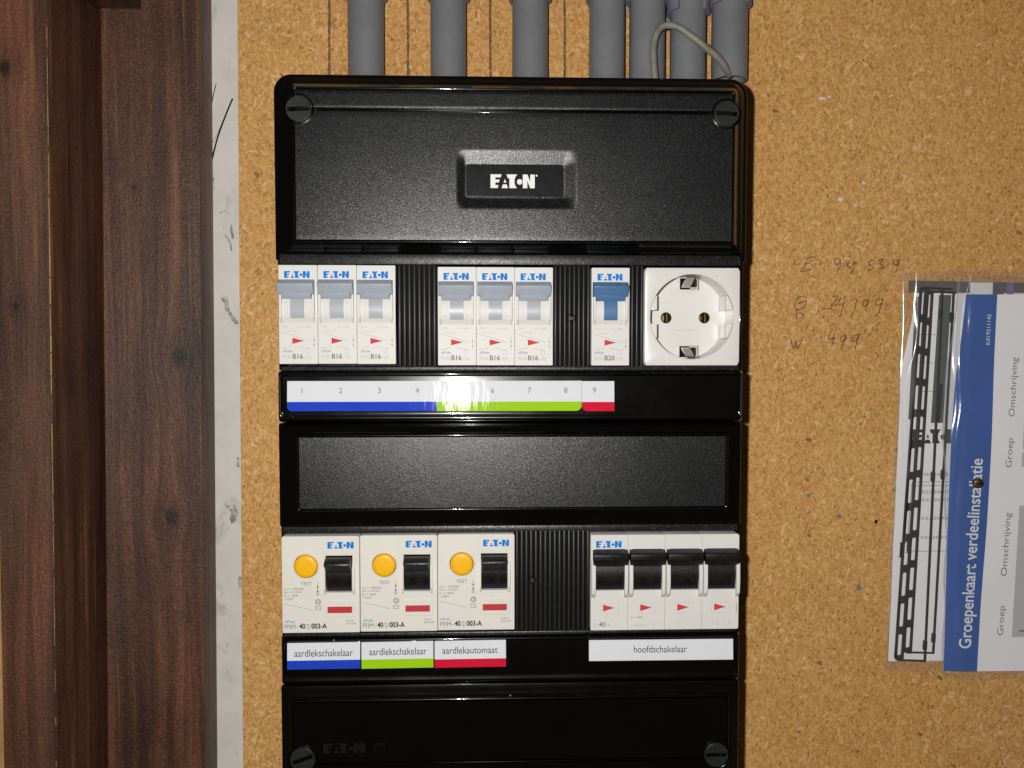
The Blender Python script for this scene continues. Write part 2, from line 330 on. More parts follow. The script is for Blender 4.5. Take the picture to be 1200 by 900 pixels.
def plate(name, outlines, y0, y1, mat, parent=None, bev=0.0, loc=(0, 0, 0), smooth=None):
    """solid between y0 (front) and y1 (back) with holes: first outline is the rim, further ones holes or islands"""
    cu = bpy.data.curves.new('c', 'CURVE'); cu.dimensions = '2D'; cu.fill_mode = 'BOTH'
    for pts in outlines:
        sp = cu.splines.new('POLY'); sp.points.add(len(pts) - 1); sp.use_cyclic_u = True
        for p, (x, z) in zip(sp.points, pts): p.co = (x, z, 0, 1)
    d = (y1 - y0) / 2
    cu.extrude = max(0, d - bev); cu.bevel_depth = bev; cu.bevel_resolution = 2; cu.offset = -bev if bev else 0
    me = curve_mesh(cu); bpy.data.curves.remove(cu)
    me.transform(Matrix.Scale(S, 4) @ Matrix.Translation((0, (y0 + y1) / 2, 0)) @ ROT)
    return finish(name, me, mat, parent, smooth if smooth is not None else (30 if bev else None), loc)
def flat(name, outlines, y, mat, parent=None, loc=(0, 0, 0)):
    return plate(name, outlines, y - 0.02, y + 0.02, mat, parent, 0, loc)
def loft(name, loops, mat, parent=None, cap_last=False, cap_first=False, smooth=40, loc=(0, 0, 0)):
    """loops: [(outline, y)] with equal counts"""
    vs, fs = [], []
    n = len(loops[0][0])
    for pts, y in loops:
        for q in pts: vs.append((q[0], y if not callable(y) else y(*q), q[1]))
    for i in range(len(loops) - 1):
        for k in range(n):
            a, b2 = i * n + k, i * n + (k + 1) % n
            fs.append((a, b2, b2 + n, a + n))
    if cap_last: fs.append(tuple(range((len(loops) - 1) * n, len(loops) * n)))
    if cap_first: fs.append(tuple(range(n)))
    return raw(name, vs, fs, mat, parent, smooth, loc)
def prism_x(name, prof, x0, x1, mat, parent=None, bev=0.0, smooth=None, loc=(0, 0, 0)):
    """profile [(y, z)] extruded along x"""
    n = len(prof); vs = [(x0, y, z) for y, z in prof] + [(x1, y, z) for y, z in prof]
    fs = [(k, (k + 1) % n, n + (k + 1) % n, n + k) for k in range(n)] + [tuple(range(n)), tuple(range(n, 2 * n))]
    bm = bmesh.new(); bv = [bm.verts.new(v) for v in vs]
    for f in fs: bm.faces.new([bv[i] for i in f])
    bmesh.ops.recalc_face_normals(bm, faces=bm.faces)
    if bev: bmesh.ops.bevel(bm, geom=[e for e in bm.edges if e.calc_face_angle(0) > 0.35], offset=bev, segments=2, affect='EDGES', profile=0.5)
    return bmobj(name, bm, mat, parent, smooth if smooth is not None else (35 if bev else None), loc)
def arc_prof(cy, cz, r, z0, z1, yback, n=14):
    a0, a1 = math.asin((z0 - cz) / r), math.asin((z1 - cz) / r)
    p = [(cy - r * math.cos(a0 + (a1 - a0) * k / n), cz + r * math.sin(a0 + (a1 - a0) * k / n)) for k in range(n + 1)]
    return p + [(yback, z1), (yback, z0)]
def lathe_y(name, prof, cx, cz, mat, parent=None, n=40, smooth=35, loc=(0, 0, 0)):
    """profile [(r, y)] spun about an axis along y"""
    vs, fs = [], []
    for r, y in prof:
        for k in range(n): a = 2 * math.pi * k / n; vs.append((cx + r * math.cos(a), y, cz + r * math.sin(a)))
    for i in range(len(prof) - 1):
        for k in range(n): a, b2 = i * n + k, i * n + (k + 1) % n; fs.append((a, b2, b2 + n, a + n))
    return raw(name, vs, fs, mat, parent, smooth, loc)
def tube(name, pts, r, mat, parent=None, n=12, cyclic=False, smooth=60):
    cu = bpy.data.curves.new('c', 'CURVE'); cu.dimensions = '3D'; sp = cu.splines.new('NURBS'); sp.points.add(len(pts) - 1)
    for p, q in zip(sp.points, pts): p.co = (*[c * S for c in q], 1)
    sp.order_u = 4; sp.use_endpoint_u = True; sp.resolution_u = 8
    cu.bevel_depth = r * S; cu.bevel_resolution = 4; cu.use_fill_caps = True
    me = curve_mesh(cu); bpy.data.curves.remove(cu)
    return finish(name, me, mat, parent, smooth)
def text(name, s, x, z, wd, ht, y, mat, parent=None, bold=0.0, ang=0.0, anchor='l', space=1.0):
    """flat lettering fitted into a box wd x ht (wd may be None) with its lower-left (or centre) at x, z"""
    cu = bpy.data.curves.new('t', 'FONT'); cu.body = s; cu.size = 1; cu.offset = bold; cu.resolution_u = 3; cu.space_character = space
    me = curve_mesh(cu); bpy.data.curves.remove(cu)
    xs = [v.co.x for v in me.vertices]; ys = [v.co.y for v in me.vertices]
    x0, x1, y0, y1 = min(xs), max(xs), min(ys), max(ys)
    ky = ht / (y1 - y0); kx = wd / (x1 - x0) if wd else ky
    ox = -x0 if anchor == 'l' else -(x0 + x1) / 2; oy = -y0 if anchor == 'l' else -(y0 + y1) / 2
    me.transform(Matrix.Scale(S, 4) @ Matrix.Translation((x, y, z)) @ ROT @ Matrix.Rotation(R(ang), 4, 'Z') @ Matrix.Diagonal((kx, ky, 1, 1)) @ Matrix.Translation((ox, oy, 0)))
    return finish(name, me, mat, parent)
LOGO = [[(0, 0), (0, 1), (.83, 1), (.76, .78), (.36, .78), (.36, .62), (.69, .62), (.62, .41), (.36, .41), (.36, .22), (.60, .22), (.53, 0)],
        [(.98, .40), (1.08, .66), (1.19, .40)], [(.83, 0), (.93, .27), (1.21, .27), (1.32, 0)],
        [(1.20, 1), (2.02, 1), (1.90, .86), (1.82, .68), (1.80, .48), (1.82, .28), (1.90, .12), (1.98, 0), (1.42, 0), (1.42, .72), (1.30, .72)],
        [(2.19 + .20 * math.cos(a * math.pi / 12), .46 + .20 * math.sin(a * math.pi / 12)) for a in range(24)],
        [(2.43, 0), (2.43, 1), (2.78, 1), (2.99, .45), (2.99, 1), (3.33, 1), (3.33, 0), (2.99, 0), (2.77, .55), (2.77, 0)]]
def logo(name, x, z, wd, ht, y, mat, parent, thick=0.0, reg=False):
    L = [[(x + u * wd / 3.33, z + v * ht) for u, v in p] for p in LOGO]
    if reg: L.append(circle(x + 3.47 * wd / 3.33, z + .92 * ht, .07 * ht, 10))
    return plate(name, L, y - 0.02 - thick, y + 0.02, mat, parent)
def ribbon(pts, wd):
    """outline of a thin stroke along pts"""
    l, r = [], []
    for i, (x, z) in enumerate(pts):
        a = pts[max(0, i - 1)]; b2 = pts[min(len(pts) - 1, i + 1)]
        dx, dz = b2[0] - a[0], b2[1] - a[1]; q = math.hypot(dx, dz) or 1
        l.append((x - dz / q * wd / 2, z + dx / q * wd / 2)); r.append((x + dz / q * wd / 2, z - dx / q * wd / 2))
    return l, r
def strokes(name, lines, wd, y, mat, parent=None, loc=(0, 0, 0)):
    vs, fs = [], []
    for pts in lines:
        l, r = ribbon(pts, wd); b0 = len(vs); n = len(pts)
        for a, c in zip(l, r): vs += [(a[0], y, a[1]), (c[0], y, c[1])]
        for k in range(n - 1): fs.append((b0 + 2 * k, b0 + 2 * k + 1, b0 + 2 * k + 3, b0 + 2 * k + 2))
    me = bpy.data.meshes.new(name); me.from_pydata([tuple(c * S for c in v) for v in vs], [], fs)
    return finish(name, me, mat, parent, None, loc)
def smoothline(pts, k=5):
    """Catmull-Rom through pts"""
    out = []
    P = [pts[0]] + list(pts) + [pts[-1]]
    for i in range(1, len(P) - 2):
        for j in range(k):
            t = j / k
            out.append(tuple(0.5 * ((2 * P[i][c]) + (-P[i - 1][c] + P[i + 1][c]) * t + (2 * P[i - 1][c] - 5 * P[i][c] + 4 * P[i + 1][c] - P[i + 2][c]) * t * t
                       + (-P[i - 1][c] + 3 * P[i][c] - 3 * P[i + 1][c] + P[i + 2][c]) * t ** 3) for c in range(len(pts[0]))))
    out.append(tuple(pts[-1])); return out

def thing(name, label, cat, loc=(0, 0, 0), group=None):
    o = bpy.data.objects.new(name, None); COL.objects.link(o); o.empty_display_size = 0.01
    o.location = tuple(c * S for c in loc); return tag(o, label, cat, group)
def tag(o, label, cat, group=None):
    o['label'] = label; o['category'] = cat
    if group: o['group'] = group
    return o
def struct(o): o['kind'] = 'structure'; return o
def copy_tree(o, parent=None):
    c = o.copy(); COL.objects.link(c); c.parent = parent
    for ch in list(o.children): copy_tree(ch, c)
    return c

# ------------------------------------------------------------------ the setting: wall, chipboard, timber
YB, YW = 73.0, 90.0              # chipboard face, wall face behind it
wall = struct(box('wall', -420, 620, YW, YW + 40, -420, 360, 'plaster'))
strokes('crack', [smoothline([(-141.5, 140), (-145, 132), (-150, 119), (-153.5, 106)], 4)], 0.9, YW - .1, 'dark', wall)
strokes('crack', [smoothline([(-150.5, 148), (-152.2, 142), (-153.3, 136)], 4)], 0.5, YW - .1, 'dark', wall)
strokes('crack', [smoothline([(-147, 128), (-150, 121), (-153, 115)], 4)], 0.25, YW - .1, 'ink_grey', wall)
for pts, wd in (([(-147.5, 28), (-146, 22), (-143.5, 17), (-141, 14)], 2.4), ([(-148.5, 29), (-147, 26.5)], 3.2), ([(-146, -90), (-144, -95), (-146.5, -99)], 4.0), ([(-149, -88), (-147.5, -91)], 2.5), ([(-142, -62), (-141.3, -68)], 1.4),
                ([(-141.6, -131), (-141, -138)], 2.0), ([(-143, -231), (-145, -236)], 3.0), ([(-147, 64), (-144, 60), (-143.5, 55)], 1.0), ([(-150, 76), (-147, 77.5), (-144, 76)], .6), ([(-143.5, 70), (-142.5, 62)], 1.4), ([(-153, 96), (-152.5, 90)], .7), ([(-149, -170), (-150, -176)], .8)):
    o = strokes('stain', [[(x + random.uniform(-.3, .3), z + random.uniform(-.3, .3)) for x, z in smoothline(pts, 4)]], wd, YW - .08, 'stain', wall)
# chipboard sheet, its left edge not quite plumb
def slab(name, outline, y0, y1, mat, bev=0.4, parent=None): return plate(name, [outline], y0, y1, mat, parent, bev)
board = slab('chipboard_panel', [(-137.4, -400), (600, -400), (600, 340), (-132.0, 340)], YB, YW - .3, 'chip')
tag(board, 'tan chipboard panel that the black fuse box is mounted on', 'board')
for k, (x0, x1) in enumerate([(-84.4, -83.7), (-42.0, -41.6), (2.9, 2.6), (43.3, 43.0)]):
    strokes('pencil_line', [[(x0 + random.uniform(-.15, .15) + (x1 - x0) * t / 12, 118 + t * 12) for t in range(13)]], 1.35, YB - .12, 'pencil', board)
def hand(lines):
    # 2-D strokes in the note's own units, laid on the board
    return [smoothline([(136.6 + 0.1065 * X, 66.1 - 0.1072 * Y) for X, Y in l], 5) for l in lines]
N1 = [[(438, 141), (402, 148), (386, 188), (366, 215), (398, 212), (424, 204)], [(390, 178), (412, 173)],
      [(577, 160), (556, 148), (543, 168), (558, 184), (575, 164), (574, 190), (560, 218)],
      [(620, 162), (614, 188), (638, 190), (650, 160), (650, 195), (628, 226)],
      [(756, 158), (730, 163), (728, 180), (746, 186), (748, 202), (718, 210)],
      [(776, 160), (806, 149), (788, 174), (806, 186), (784, 202)],
      [(886, 164), (866, 154), (856, 176), (880, 178), (890, 152), (878, 200), (868, 222)]]
N2 = [[(396, 350), (362, 348), (338, 384), (344, 414), (386, 402), (397, 368), (352, 386)], [(350, 408), (346, 440), (348, 468)], [(362, 428), (388, 442)],
      [(484, 410), (536, 408)], [(534, 346), (566, 346), (548, 374), (528, 396), (562, 388)],
      [(582, 350), (568, 386), (606, 380)], [(602, 345), (590, 410), (576, 456)],
      [(638, 366), (664, 358), (654, 420), (634, 452)], [(724, 362), (700, 370), (706, 396), (726, 384), (726, 362), (714, 424)],
      [(802, 358), (770, 364), (768, 390), (796, 384), (806, 356), (786, 424), (762, 452)]]
N3 = [[(318, 568), (336, 614), (346, 580), (354, 618), (380, 570)],
      [(530, 528), (518, 566), (556, 562)], [(550, 534), (536, 612)],
      [(606, 548), (584, 560), (590, 582), (612, 568), (610, 548), (588, 626)],
      [(678, 543), (646, 555), (648, 580), (674, 568), (682, 543), (660, 622)], [(684, 630), (688, 642)]]
for k, ln in enumerate((N1, N2, N3)):
    o = strokes('handwriting', hand(ln), 0.62, YB - .12, 'pencil', board)
    o['label'] = ['pencilled figures, top line', 'pencilled figures, middle line', 'pencilled figures, bottom line'][k]
# small paint splashes on the board
for x, z, r in ((186, 138, 1.6), (190, 139, .9), (197, 83, 1.8), (206, 79.5, 1.1), (152, 69, .9), (168, 59, .7), (172, -11, 1.0), (210, 92, 1.0)):
    pts = [(x + r * random.uniform(.5, 1.2) * 1.3 * math.cos(a * .7), z + r * random.uniform(.4, .9) * math.sin(a * .7)) for a in range(9)]
    plate('paint_spot', [pts], YB - .22, YB - .02, 'plaster', board)
for x, z, r in ((182, -83, 1.7), (200, -95, 1.6), (221, -98, 1.3), (212, -136, 2.2)):
    pts = [(x + r * random.uniform(.6, 1.1) * math.cos(a * .7), z + r * random.uniform(.6, 1.1) * math.sin(a * .7)) for a in range(9)]
    flat('screw_hole', [pts], YB - .1, 'ink_grey' if r > 1.5 else 'dark', board)

wood_a = darkwood('dark_stained_wood', 1.3, knots=((-165.5, 69, -4.5, 5.6), (-171.5, 69, -92, 4.6), (-188, 69, 86, 1.3)))
wood_b = darkwood('dark_stained_post_wood', 4.1, knots=((-226, 20, 132, 3.4), (-224, 20, 20, 1.6)), tint=1.0)
wood_c = darkwood('dark_stained_beam_wood', 7.7, tint=0.7)
pine = plain('raw_pine', (0.42, 0.24, 0.10), 0.6, 0.3, mottle=0.25, mscale=60)
board2 = slab('wooden_board', [(-210.9, -400), (-157.2, -400), (-151.0, 340), (-201.6, 340)], 69, YW - .3, wood_a, 0.5)
tag(board2, 'dark stained rough wooden board beside the white plaster strip', 'board')
post = slab('wooden_post', [(-237.5, -400), (-212.4, -400), (-203.4, 340), (-231.0, 340)], 20, YW - .4, wood_b, 0.9)
tag(post, 'dark stained wooden post standing proud at the far left edge', 'post')
beam = box('wooden_beam', -206.3, -182, 28, 68.7, 179.5, 300, wood_c, None, 0.8)
tag(beam, 'end of a dark wooden crosspiece at the top left corner', 'beam')
strip = slab('pine_strip', [(-300, -400), (-238.9, -400), (-234.9, 340), (-300, 340)], 30, YW - .5, pine, 0.5)
tag(strip, 'sliver of raw pine at the lower left edge behind the post', 'batten')
# worn bright arris of the post
xa = lambda z: -203.4 - 9.0 * (340 - z) / 740 - .45
z = -205.0
while z < 165:
    ln = random.uniform(3, 14); near = math.exp(-((z - 10) / 55) ** 2)
    wd = random.uniform(.12, .30) + .45 * near * random.uniform(.5, 1)
    if random.random() < .72 + .25 * near:
        strokes('worn_edge', [[(xa(z + ln * t / 4) + random.uniform(-.08, .08), z + ln * t / 4) for t in range(5)]], wd, 20.06, pine, post)
    z += ln * random.uniform(.9, 1.15)

# ------------------------------------------------------------------ conduits, clips, cable
PX = [-63.0, -19.6, 23.8, 64.8, 86.4, 108.3, 130.8]
ORD = ['leftmost', 'second', 'third', 'fourth', 'fifth', 'sixth', 'rightmost']
def pipe_mesh(z0, z1, ro=9.5, ri=8.1, n=40):
    vs, fs = [], []
    for (r, z) in ((ri, z1), (ri, z0), (ri + .25, z0 - .15), (ro - .25, z0 - .15), (ro, z0 + .1), (ro, z1)):
        for k in range(n): a = 2 * math.pi * k / n; vs.append((r * math.cos(a), r * math.sin(a), z))
    for i in range(5):
        for k in range(n): a, b2 = i * n + k, i * n + (k + 1) % n; fs.append((a, b2, b2 + n, a + n))
    return vs, fs
for k, x in enumerate(PX):
    z0 = 143.6 if k == 6 else 108
    vs, fs = pipe_mesh(0, 250 - z0)
    o = raw('conduit_pipe', vs, fs, 'pvc', None, 40, (x, 62.6, z0))
    lab = 'rightmost grey conduit pipe, its open lower end stopping above the box' if k == 6 else f'grey PVC conduit pipe into the box top, {ORD[k]} of seven from the left'
    tag(o, lab, 'pipe', 'conduit pipes above the box')
    t = thing('pipe_clip', f'plastic clip holding the {ORD[k]} of the seven conduit pipes, at the top edge', 'pipe clip', (x, 62.6, 0), 'pipe clips at the top edge')
    zc = 183.5 + (-5 if k == 5 else -1.0 if k == 6 else random.uniform(.6, 1.6))
    vs, fs = [], []
    angs = [R(-50 + 280 * j / 28) for j in range(29)]          # open towards the viewer
    for a in angs:
        for r, z in ((9.55, zc), (11.3, zc), (11.3, zc + 17), (9.55, zc + 17)): vs.append((r * math.cos(a) * 1.0, min(10.2, r * math.sin(a)), z))
    for j in range(28):
        for q in range(4): fs.append((4 * j + q, 4 * j + (q + 1) % 4, 4 * j + 4 + (q + 1) % 4, 4 * j + 4 + q))
    fs += [(0, 1, 2, 3), (112, 113, 114, 115)]
    raw('clip_ring', vs, fs, 'pvc_clip', t, 40)
    box('clip_foot', -9, 9, 9.6, 10.3, zc - .5, zc + 18, 'pvc_clip', t, .2)
cable = tube('cable', smoothline([(130.5, 66, 158), (130, 63, 150), (129.6, 58, 145), (127.3, 53, 144.5), (122, 47.5, 149), (112, 45, 155.5), (102, 45, 163), (96, 45.5, 165.8), (90, 46, 165), (86.8, 46.5, 158.5), (86.6, 47, 150), (87.8, 48, 140), (88.6, 50, 128), (89, 52, 116)], 2), 1.8, 'cable')
tag(cable, 'thin grey cable looping out of the open conduit end into the box', 'cable')

# ------------------------------------------------------------------ the distribution box
BX0, BX1 = -95.6, 120.4
db = thing('distribution_box', 'black wall-mounted fuse box with two rows of switch gear', 'fuse box', (0, 0, 0))
# rear housing
plate('housing', [rrect(BX0 + .8, BX1 - .8, -212, 122.3, 4)], 30, YB - .2, 'gloss', db, 1.0)
# inner plate behind the two windows
plate('window_plate', [rrect(BX0 + .3, BX1 - .3, -160, 46, 1)], 24.0, 29.8, 'ledge', db, 0.3)
def ledge(name, z0, z1, y_top):
    box(name, BX0 + .9, BX1 - .9, y_top, 24.2, z0, z1, 'ledge', db, .5)
ledge('window_ledge', 38.6, 43.4, 2.0); ledge('window_ledge', -10.4, -8.3, 2.0)
ledge('window_ledge', -86.3, -83.0, 2.0); ledge('window_ledge', -135.4, -133.6, 2.4)
# side cheeks by the windows
for z0, z1 in ((-10, 43), (-135, -83)):
    box('side_cheek', 118.75 if z0 > -50 else 119.7, BX1 - .35, 1.6, 29, z0, z1, 'gloss', db, .3)
    box('side_cheek', BX0 + .2, -95.0, 2.5, 29, z0, z1, 'gloss', db, .2)

def cover(name, o, p, ro, rp, yp=-2.0, yo=5.0, parent=db, bead=True, back=30.2):
    """glossy cover: o = outer x0,x1,z0,z1, p = plateau rim, plateau at yp"""
    def ins(q, d): return (q[0] + d, q[1] - d, q[2] + d, q[3] - d)
    def lerp(t): return tuple(a + (b2 - a) * t for a, b2 in zip(o, p))
    def rr(t): return tuple(a + (b2 - a) * t for a, b2 in zip(ro, rp))
    L = [(o, ro, back), (o, ro, yo)]
    for k in range(1, 7):
        a = R(15 * k * .82); L.append((ins(o, 1.1 * (1 - math.cos(a))), ro, yo - 1.1 * math.sin(a)))
    y1 = yo - 1.1 * math.sin(R(73.8)); q0 = L[-1][0]
    p1 = ins(p, -.9)
    for t in (.33, .66, 1.0): L.append((tuple(a + (b2 - a) * t for a, b2 in zip(q0, p1)), rr(t), y1 + (yp + .45 - y1) * (t ** .85)))
    if bead:
        for k in range(1, 10):
            a = R(20 * k); L.append((ins(p, -.35 - .55 * math.cos(a)), rp, yp + .35 - .6 * math.sin(a)))
    L += [(ins(p, .3), rp, yp + .6), (ins(p, .4), rp, yp + 2.5)]
    return loft(name, [(rrect(*q, r, 6), y) for q, r, y in L], 'gloss', parent, smooth=50)

# --- top cover with the textured lid, its grip recess and badge
TO = (-97.1, 122.5, 40.7, 125.7); TP = (-86.3, 113.9, 49.0, 117.2)
cover('top_cover', TO, TP, (1, 1, 8, 8), (.8, .8, 1.5, 1.5), yp=-1.6, yo=6)
def sstep(a, b, x):
    t = max(0, min(1, (x - a) / (b - a))); return t * t * (3 - 2 * t)
def rstep(a, b, x):                      # straight slope with short easings
    t = max(0, min(1, (x - a) / (b - a))); e = .16
    if t < e: return t * t / (2 * e * (1 - e))
    if t > 1 - e: return 1 - (1 - t) ** 2 / (2 * e * (1 - e))
    return (t - e / 2) / (1 - e)
def lid_depth(x, z):
    # scoop around the badge: floor 3.2 mm deep
    dx = min(rstep(-13.4, -9.0, x), 1 - rstep(35.8, 42.2, x)); dz = min(rstep(63.6, 69.2, z), 1 - rstep(83.6, 90.6, z))
    return 1.6 * dx * dz
def grid(name, xs, zs, fn, mat, parent, skirt=2.0):
    vs, fs = [], []; nx, nz = len(xs), len(zs)
    for z in zs:
        for x in xs: vs.append((x, fn(x, z), z))
    for j in range(nz - 1):
        for i in range(nx - 1): fs.append((j * nx + i, j * nx + i + 1, (j + 1) * nx + i + 1, (j + 1) * nx + i))
    rim = [i for i in range(nx)] + [j * nx + nx - 1 for j in range(1, nz)] + [(nz - 1) * nx + i for i in range(nx - 2, -1, -1)] + [j * nx for j in range(nz - 2, 0, -1)]
    b0 = len(vs)
    for r in rim: v = vs[r]; vs.append((v[0], v[1] + skirt, v[2]))
    m = len(rim)
    for k in range(m): fs.append((rim[k], rim[(k + 1) % m], b0 + (k + 1) % m, b0 + k))
    return raw(name, vs, fs, mat, parent, 40)
def fr(a, b, n): return [a + (b - a) * k / n for k in range(n + 1)]
lid = grid('lid_panel', fr(-85.8, -16, 40) + fr(-15.5, 43.5, 118)[0:] + fr(44, 113.4, 40), fr(49.5, 62.5, 10) + fr(63, 92, 58) + fr(92.5, 107.0, 10),
           lambda x, z: -1.75 + lid_depth(x, z) + .1 * sstep(106.2, 107, z) + .08 * (1 - sstep(49.5, 50.0, z)), 'matte', db)
grid('lid_hinge_strip', fr(-85.8, 113.4, 40), fr(108.8, 116.7, 12), lambda x, z: -1.7 + .12 * (1 - sstep(108.8, 109.4, z)) + .4 * sstep(115.8, 116.7, z), 'matte', db)
box('hinge_groove', -86, 113.6, 1.2, 2.6, 104, 112, 'gloss', db)
prism_x('hinge_lip', [(-1.15, 107.05), (-1.15, 107.75), (.2, 107.85), (1.0, 107.85), (1.0, 107.05)], -66.5, 105.2, 'gloss', db, .15)
plate('badge', [rrect(-8.7, 35.6, 69.3, 84.0, 1.4)], -1.25, 1.6, plain('badge_plastic', (0.012, 0.012, 0.013), 0.22, 0.4, mottle=0.2), db, .3)
bd = db.children[-1]
logo('lettering', 2.3, 73.2, 15.6 * 1.0 + 4.6, 6.2, -1.29, 'logo_white', bd, reg=True)
def screw(cx, cz, ang, y0=-2.6):
    sl = [(cx + (a * math.cos(R(ang)) - b2 * math.sin(R(ang))), cz + (a * math.sin(R(ang)) + b2 * math.cos(R(ang)))) for a, b2 in ((-4.9, -1.0), (4.9, -1.0), (4.9, 1.0), (-4.9, 1.0))]
    lathe_y('screw_well', [(6.2, y0 + .9), (6.25, y0 + .35), (6.5, y0 + .2), (6.9, y0 + .35), (7.0, y0 + 1.2), (7.0, 5)], cx, cz, 'gloss', db)
    s = plate('screw', [circle(cx, cz, 5.75, 44), sl], y0, y0 + 2.2, 'rib', db, .25)
    flat('slot_floor', [circle(cx, cz, 5.4, 32)], y0 + 2.0, 'dark', s)  # near-black disc: the slot's shade is put into its colour
screw(-84.1, 107.8, 3); screw(110.5, 107.4, -2)

# --- middle cover
cover('middle_cover', (BX0 - .5, BX1 + .3, -83.2, -34.6), (-86.2, 112.4, -74.2, -40.4), (1, 1, 1, 1), (.8,) * 4, yp=-1.6, yo=3.4)
grid('textured_panel', fr(-85.7, 111.9, 30), fr(-73.7, -40.9, 8), lambda x, z: -1.75, 'matte', db)
# --- bottom cover
cover('bottom_cover', (BX0 - .9, BX1 + .7, -212, -158.4), (-90.2, 114.2, -204.5, -164.6), (6, 6, 1, 1), (1,) * 4, yp=-1.6, yo=3.6)
grid('bottom_panel', fr(-89.7, 113.7, 30), fr(-193.6, -165.1, 8), lambda x, z: -1.75, 'gloss', db)
grid('bottom_hinge_strip', fr(-89.7, 113.7, 30), fr(-204, -195.0, 6), lambda x, z: -1.7, 'gloss', db)
box('bottom_groove', -90, 114, 1.0, 2.2, -198, -190, 'gloss', db)
prism_x('bottom_lip', [(-1.9, -194.2), (-1.95, -194.6), (-1.2, -194.9), (.9, -194.9), (.9, -194.2)], -79, 103, 'gloss', db, .12)
screw(-85.6, -191.6, 20); screw(109.0, -192.6, 0)
logo('embossed_lettering', -76.2, -189.0, 19.5, 4.6, -1.76, 'emboss', db, thick=.10)
for s_, x, z in (('xPM', -53, -186.6), ('V', -52.2, -189.6)):
    text('embossed_lettering', s_, x, z, None, 2.2, -1.85, 'emboss', db)
# --- label channels (tilted up a little, as the strips catch the flash)
TILT = math.tan(R(4.0))
def channel(name, z0, z1, x0=-95.5, x1=120.3):
    zm = (z0 + z1) / 2
    tl = lambda base: (lambda x, z: base + (z - zm) * TILT)
    L = [(rrect(x0 - .6, x1 + .6, z0 - .6, z1 + .6, .8), 30.0), (rrect(x0 - .5, x1 + .5, z0 - .5, z1 + .5, .9), 3.0), (rrect(x0, x1, z0, z1, 1.2), 1.2),
         (rrect(x0 + .4, x1 - .4, z0 + .5, z1 - .4, 1.2), .2), (rrect(x0 + .8, x1 - .8, z0 + 1.1, z1 - .8, 1.2), -.1),
         (rrect(x0 + 1.2, x1 - 1.2, z0 + 2.0, z1 - 1.2, 1.2), 0), (rrect(x0 + 1.6, x1 - 1.6, z0 + 3.0, z1 - 1.6, 1.2), .6), (rrect(x0 + 1.9, x1 - 1.9, z0 + 4.0, z1 - 2.0, 1.2), tl(1.0))]
    o = loft(name, L, 'gloss', db, cap_last=True, smooth=50)
    return lambda x, z: 1.0 + (z - zm) * TILT - .35
ch1 = channel('label_channel', -33.6, -10.9)
ch2 = channel('label_channel', -157.0, -135.3)

# ------------------------------------------------------------------ paper labels
def label_strip(name, lab, x0, x1, z0, z1, zb, band, texts, ch, rb=(0, 0), tw=0.0, group='paper labels'):
    zc = (z0 + z1) / 2
    t = thing(name, lab, 'label', ((x0 + x1) / 2, ch(0, zc), zc), group); t.rotation_euler = (R(-0.0) - math.atan(TILT) * -1 * -1, R(tw), 0)
    hx = (x1 - x0) / 2
    a, b2 = z0 - zc, z1 - zc; m = zb - zc if zb is not None else a
    plate('paper', [rrect(-hx, hx, m, b2, .05, 1)], -.08, .08, 'paper', t)
    if zb is not None: plate('colour_band', [rrect(-hx, hx, a, m - .01, (max(.05, rb[0]), max(.05, rb[1]), .05, .05), 5)], -.08, .08, band, t)
    for s_, x, z, wd, ht in texts: text('lettering', s_, x - (x0 + x1) / 2, z - zc, wd, ht, -.13, 'ink_grey' if len(s_) < 3 else 'ink', t, anchor='c')
    return t
NX = [-84.6, -66.9, -49.2, -31.7, -14.2, 3.2, 20.3, 37.2, 50.6]
num = lambda a: [(str(k + 1), NX[k], -19.4, None, 2.55) for k in a]
label_strip('paper_label', 'white label strip numbered 1 to 4 with a blue lower band', -91.4, -22.75, -28.9, -15.0, -24.6, 'band_blue', num(range(0, 4)), ch1, (2.2, 0))
label_strip('paper_label', 'white label strip numbered 5 to 8 with a green lower band', -22.65, 44.6, -29.0, -15.0, -24.7, 'band_green', num(range(4, 8)), ch1, (0, 2.6))
label_strip('paper_label', 'short white label numbered 9 with a red lower band', 44.7, 59.9, -29.2, -15.2, -24.9, 'band_red', num([8]), ch1, (2.6, 0))
label_strip('paper_label', 'blue-banded earth leakage switch label under the left test switch', -92.9, -59.0, -149.8, -137.5, -145.7, 'band_blue', [('aardlekschakelaar', -76.0, -142.3, 27.2, 3.3)], ch2, tw=-.25)
label_strip('paper_label', 'green-banded earth leakage switch label under the middle test switch', -58.4, -24.8, -149.8, -137.45, -145.6, 'band_green', [('aardlekschakelaar', -41.4, -142.0, 26.8, 3.3)], ch2, tw=-.35)
label_strip('paper_label', 'red-banded earth leakage label under the right test switch', -24.2, 9.3, -149.8, -137.3, -145.9, 'band_red', [('aardlekautomaat', -7.6, -141.8, 26.0, 3.2)], ch2, tw=-.3)
label_strip('paper_label', 'plain white main switch label at the lower right', 48.6, 117.4, -147.7, -137.9, None, None, [('hoofdschakelaar', 82.6, -142.4, 25.4, 3.3)], ch2, tw=.12)

